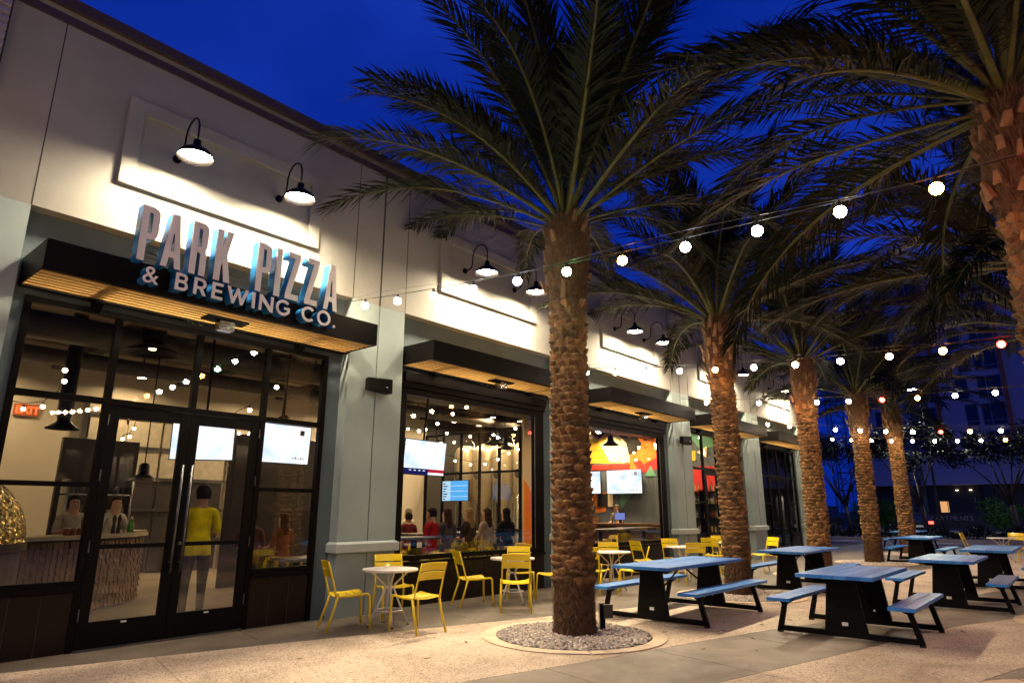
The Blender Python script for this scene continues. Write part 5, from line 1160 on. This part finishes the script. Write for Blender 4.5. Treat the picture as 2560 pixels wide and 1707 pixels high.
# vehicles
carblack = mat('car_paint_dark', (.02, .02, .024), .2, .3, coat=.6); carglass = mat('car_glass', (.01, .012, .014), .05); tyre = mat('tyre', (.012, .012, .012), .8)
def vehicle(x, y, rz, lab, cat, prof, cab, wd, wheels, front_on, tail_on):
    t = thing(cat.replace(' ', '_'), lab, cat, (x, y, 0), rz); hw = wd / 2
    MB().prism(prof, lambda u, v, d: (u, d, v), -hw, hw).build('body', carblack, t, bevel=.05)
    n = len(cab); c0 = sum(p[0] for p in cab) / n; mb = MB(); b = 0
    mb.v = [(u, -hw * .93 if v < cab[0][1] + .05 else -hw * .74, v) for u, v in cab] + [(u, hw * .93 if v < cab[0][1] + .05 else hw * .74, v) for u, v in cab]
    mb.f = [tuple(range(n)), tuple(range(2*n - 1, n - 1, -1))] + [(i, n + i, n + (i+1) % n, (i+1) % n) for i in range(n)]
    mb.build('windows', carglass, t)
    rp_ = MB(); top = max(v for u, v in cab); us = [u for u, v in cab if v > top - .05]; rp_.box(min(us) - .05, max(us) + .05, -hw * .75, hw * .75, top - .03, top + .03).build('roof', carblack, t, bevel=.02)
    for u in wheels:
        for s_ in (-1, 1):
            w_ = MB().tube([(u, s_ * (hw - .2), .33), (u, s_ * (hw + .01), .33)], .33, 20).build('wheel', tyre, t); MB().tube([(u, s_ * (hw + .012), .33), (u, s_ * (hw + .02), .33)], .2, 16).build('rim', chrome, w_)
    fx_ = max(p[0] for p in prof); rx_ = min(p[0] for p in prof)
    for s_ in (-1, 1):
        MB().box(fx_ - .06, fx_ + .012, s_ * hw * .72 - .16, s_ * hw * .72 + .16, .62, .78).build('headlight', emit('headlight_on', (1, .95, .85), 22) if front_on else chrome, t)
        MB().box(rx_ - .012, rx_ + .06, s_ * hw * .76 - .14, s_ * hw * .76 + .14, .72, .90).build('tail_light', emit('tail_light_on', (1, .03, .02), 14) if tail_on else mat('tail_red', (.3, .01, .01), .3), t)
    MB().box(rx_ - .014, rx_ - .001, -.26, .26, .5, .62).build('number_plate', sticker, t)
vehicle(57.0, 9.9, .35, 'dark saloon car with lit red tail lights on the street', 'car', [(-2.2, .28), (2.2, .28), (2.25, .6), (2.1, .82), (1.0, .95), (-1.6, .98), (-2.2, .92), (-2.25, .6)], [(-1.75, .96), (1.05, .94), (.35, 1.42), (-1.15, 1.42)], 1.8, (-1.4, 1.4), False, True)
vehicle(58.5, 17.6, PI - .5, 'dark van with lit headlights at the left end of the street', 'van', [(-2.6, .30), (2.5, .30), (2.6, .7), (2.45, 1.05), (1.9, 1.12), (-2.55, 1.12), (-2.62, .7)], [(-2.5, 1.1), (1.95, 1.1), (1.2, 1.95), (-2.4, 1.95)], 1.95, (-1.6, 1.65), True, False)
# building behind the camera, hinted at by reflections; bulk added to block mirrored sky
ob_ = thing('opposite_building', 'dark building facing the restaurant across the plaza, enlarged to keep sky out of the door glass', 'building', (10, -20, 0)); obm = mat('opposite_wall', (.05, .042, .038), .85, var=.15, scale=.6)
MB().box(-45, 36.5, -8, 0, 0, 14.5).build('wall', obm, ob_); MB().box(-45.3, 36.8, -8.3, .35, 14.5, 15).build('roof_edge', apd, ob_)
wm_ = MB().box(-1.3, 1.3, .001, .05, 0, 2.2).mesh('window', wgl)
for fl in (1.0, 5.4, 9.8):
    for k in range(16): link('window', wm_, ob_, loc=(-42 + k * 4.6, 0, fl))
# street lamp and lattice masts
t = thing('street_lamp', 'slim street lamp with a lit greenish white head beyond the palms', 'street lamp', (46.8, 6.75, .1))
MB().tube([(0, 0, 0), (0, 0, 8.3), (0, -.1, 8.7), (0, .35, 8.85)], [.09, .06, .05, .04], 8).build('pole', mat('lamp_pole', (.10, .13, .12), .5, .3), t, smooth=True)
MB().box(-.14, .14, .2, .75, 8.80, 8.9).build('head', mat('lamp_pole', (.10, .13, .12), .5, .3), t, bevel=.02); MB().box(-.11, .11, .25, .7, 8.785, 8.799).build('lens', emit('street_lamp_glow', (.95, 1, .78), 2200), t)
for lx_, ly_, ll in ((46.8, -9, 'added street lamp out of view to the right'), (62.6, -2.5, 'added street lamp across the road, out of view to the right')): copy_tree(t, (lx_, ly_, .1), 0 if lx_ < 50 else PI, ll)  # unseen lamps added to light the apartment block
def mast(x, y, h, wd, lab):
    t = thing('lattice_mast', lab, 'mast', (x, y, 0)); mm = mat('mast_steel', (.06, .07, .07), .5, .5); n = int(h / wd)
    for a in (-1, 1):
        for b in (-1, 1): MB().tube([(a * wd/2, b * wd/2, 0), (a * wd/2, b * wd/2, h)], .07, 5).build('leg', mm, t)
    br = MB()
    for i in range(n):
        z0, z1 = i * h / n, (i + 1) * h / n
        for a in (-1, 1):
            br.tube([(a * wd/2, -wd/2, z0), (a * wd/2, wd/2, z1)], .04, 4).tube([(a * wd/2, wd/2, z0), (a * wd/2, -wd/2, z1)], .04, 4).tube([(a * wd/2, -wd/2, z0), (a * wd/2, wd/2, z0)], .04, 4).tube([(-wd/2, a * wd/2, z0), (wd/2, a * wd/2, z1)], .04, 4)
    br.build('bracing', mm, t)
mast(86, 21.4, 26, 1.9, 'tall dark lattice mast against the sky left of the apartment block'); mast(75, 12.3, 13.5, 1.1, 'shorter lattice mast in front of the apartment block')
# low dark buildings and trees far left of the apartment block, closing the street
# fallen leaves
lm = mat('dry_leaf', (.20, .10, .04), .8, var=.4, scale=30); r = random.Random(21)
lmesh = MB(); lmesh.v = [(-.05, 0, 0), (-.015, .022, .008), (.03, .017, .002), (.055, 0, .012), (.03, -.017, .004), (-.015, -.022, .0)]; lmesh.f = [(0, 1, 2, 3), (0, 3, 4, 5)]; lme = lmesh.mesh('fallen_leaf', lm)
for i, (x, y) in enumerate(((8.6, 3.4), (7.9, 3.1), (8.9, 3.9), (9.7, 3.7), (7.2, 2.9), (11.1, 2.7), (6.8, 2.45), (12.3, 1.9), (11.8, 2.5), (5.2, 5.6), (4.3, 6.6), (12.1, 3.6), (9.4, 4.3), (8.3, 4.45), (6.1, 5.9), (10.9, 1.5), (7.6, 3.6), (10.4, 3.55))):
    o = link('fallen_leaf', lme, loc=(x, y, .003)); o.rotation_euler[2] = r.random() * 6; s_ = r.uniform(.5, 1.1); o.scale = (s_, s_, s_); tag(o, 'small dry brown leaf lying on the paving', 'leaf', 'fallen leaves on the plaza')
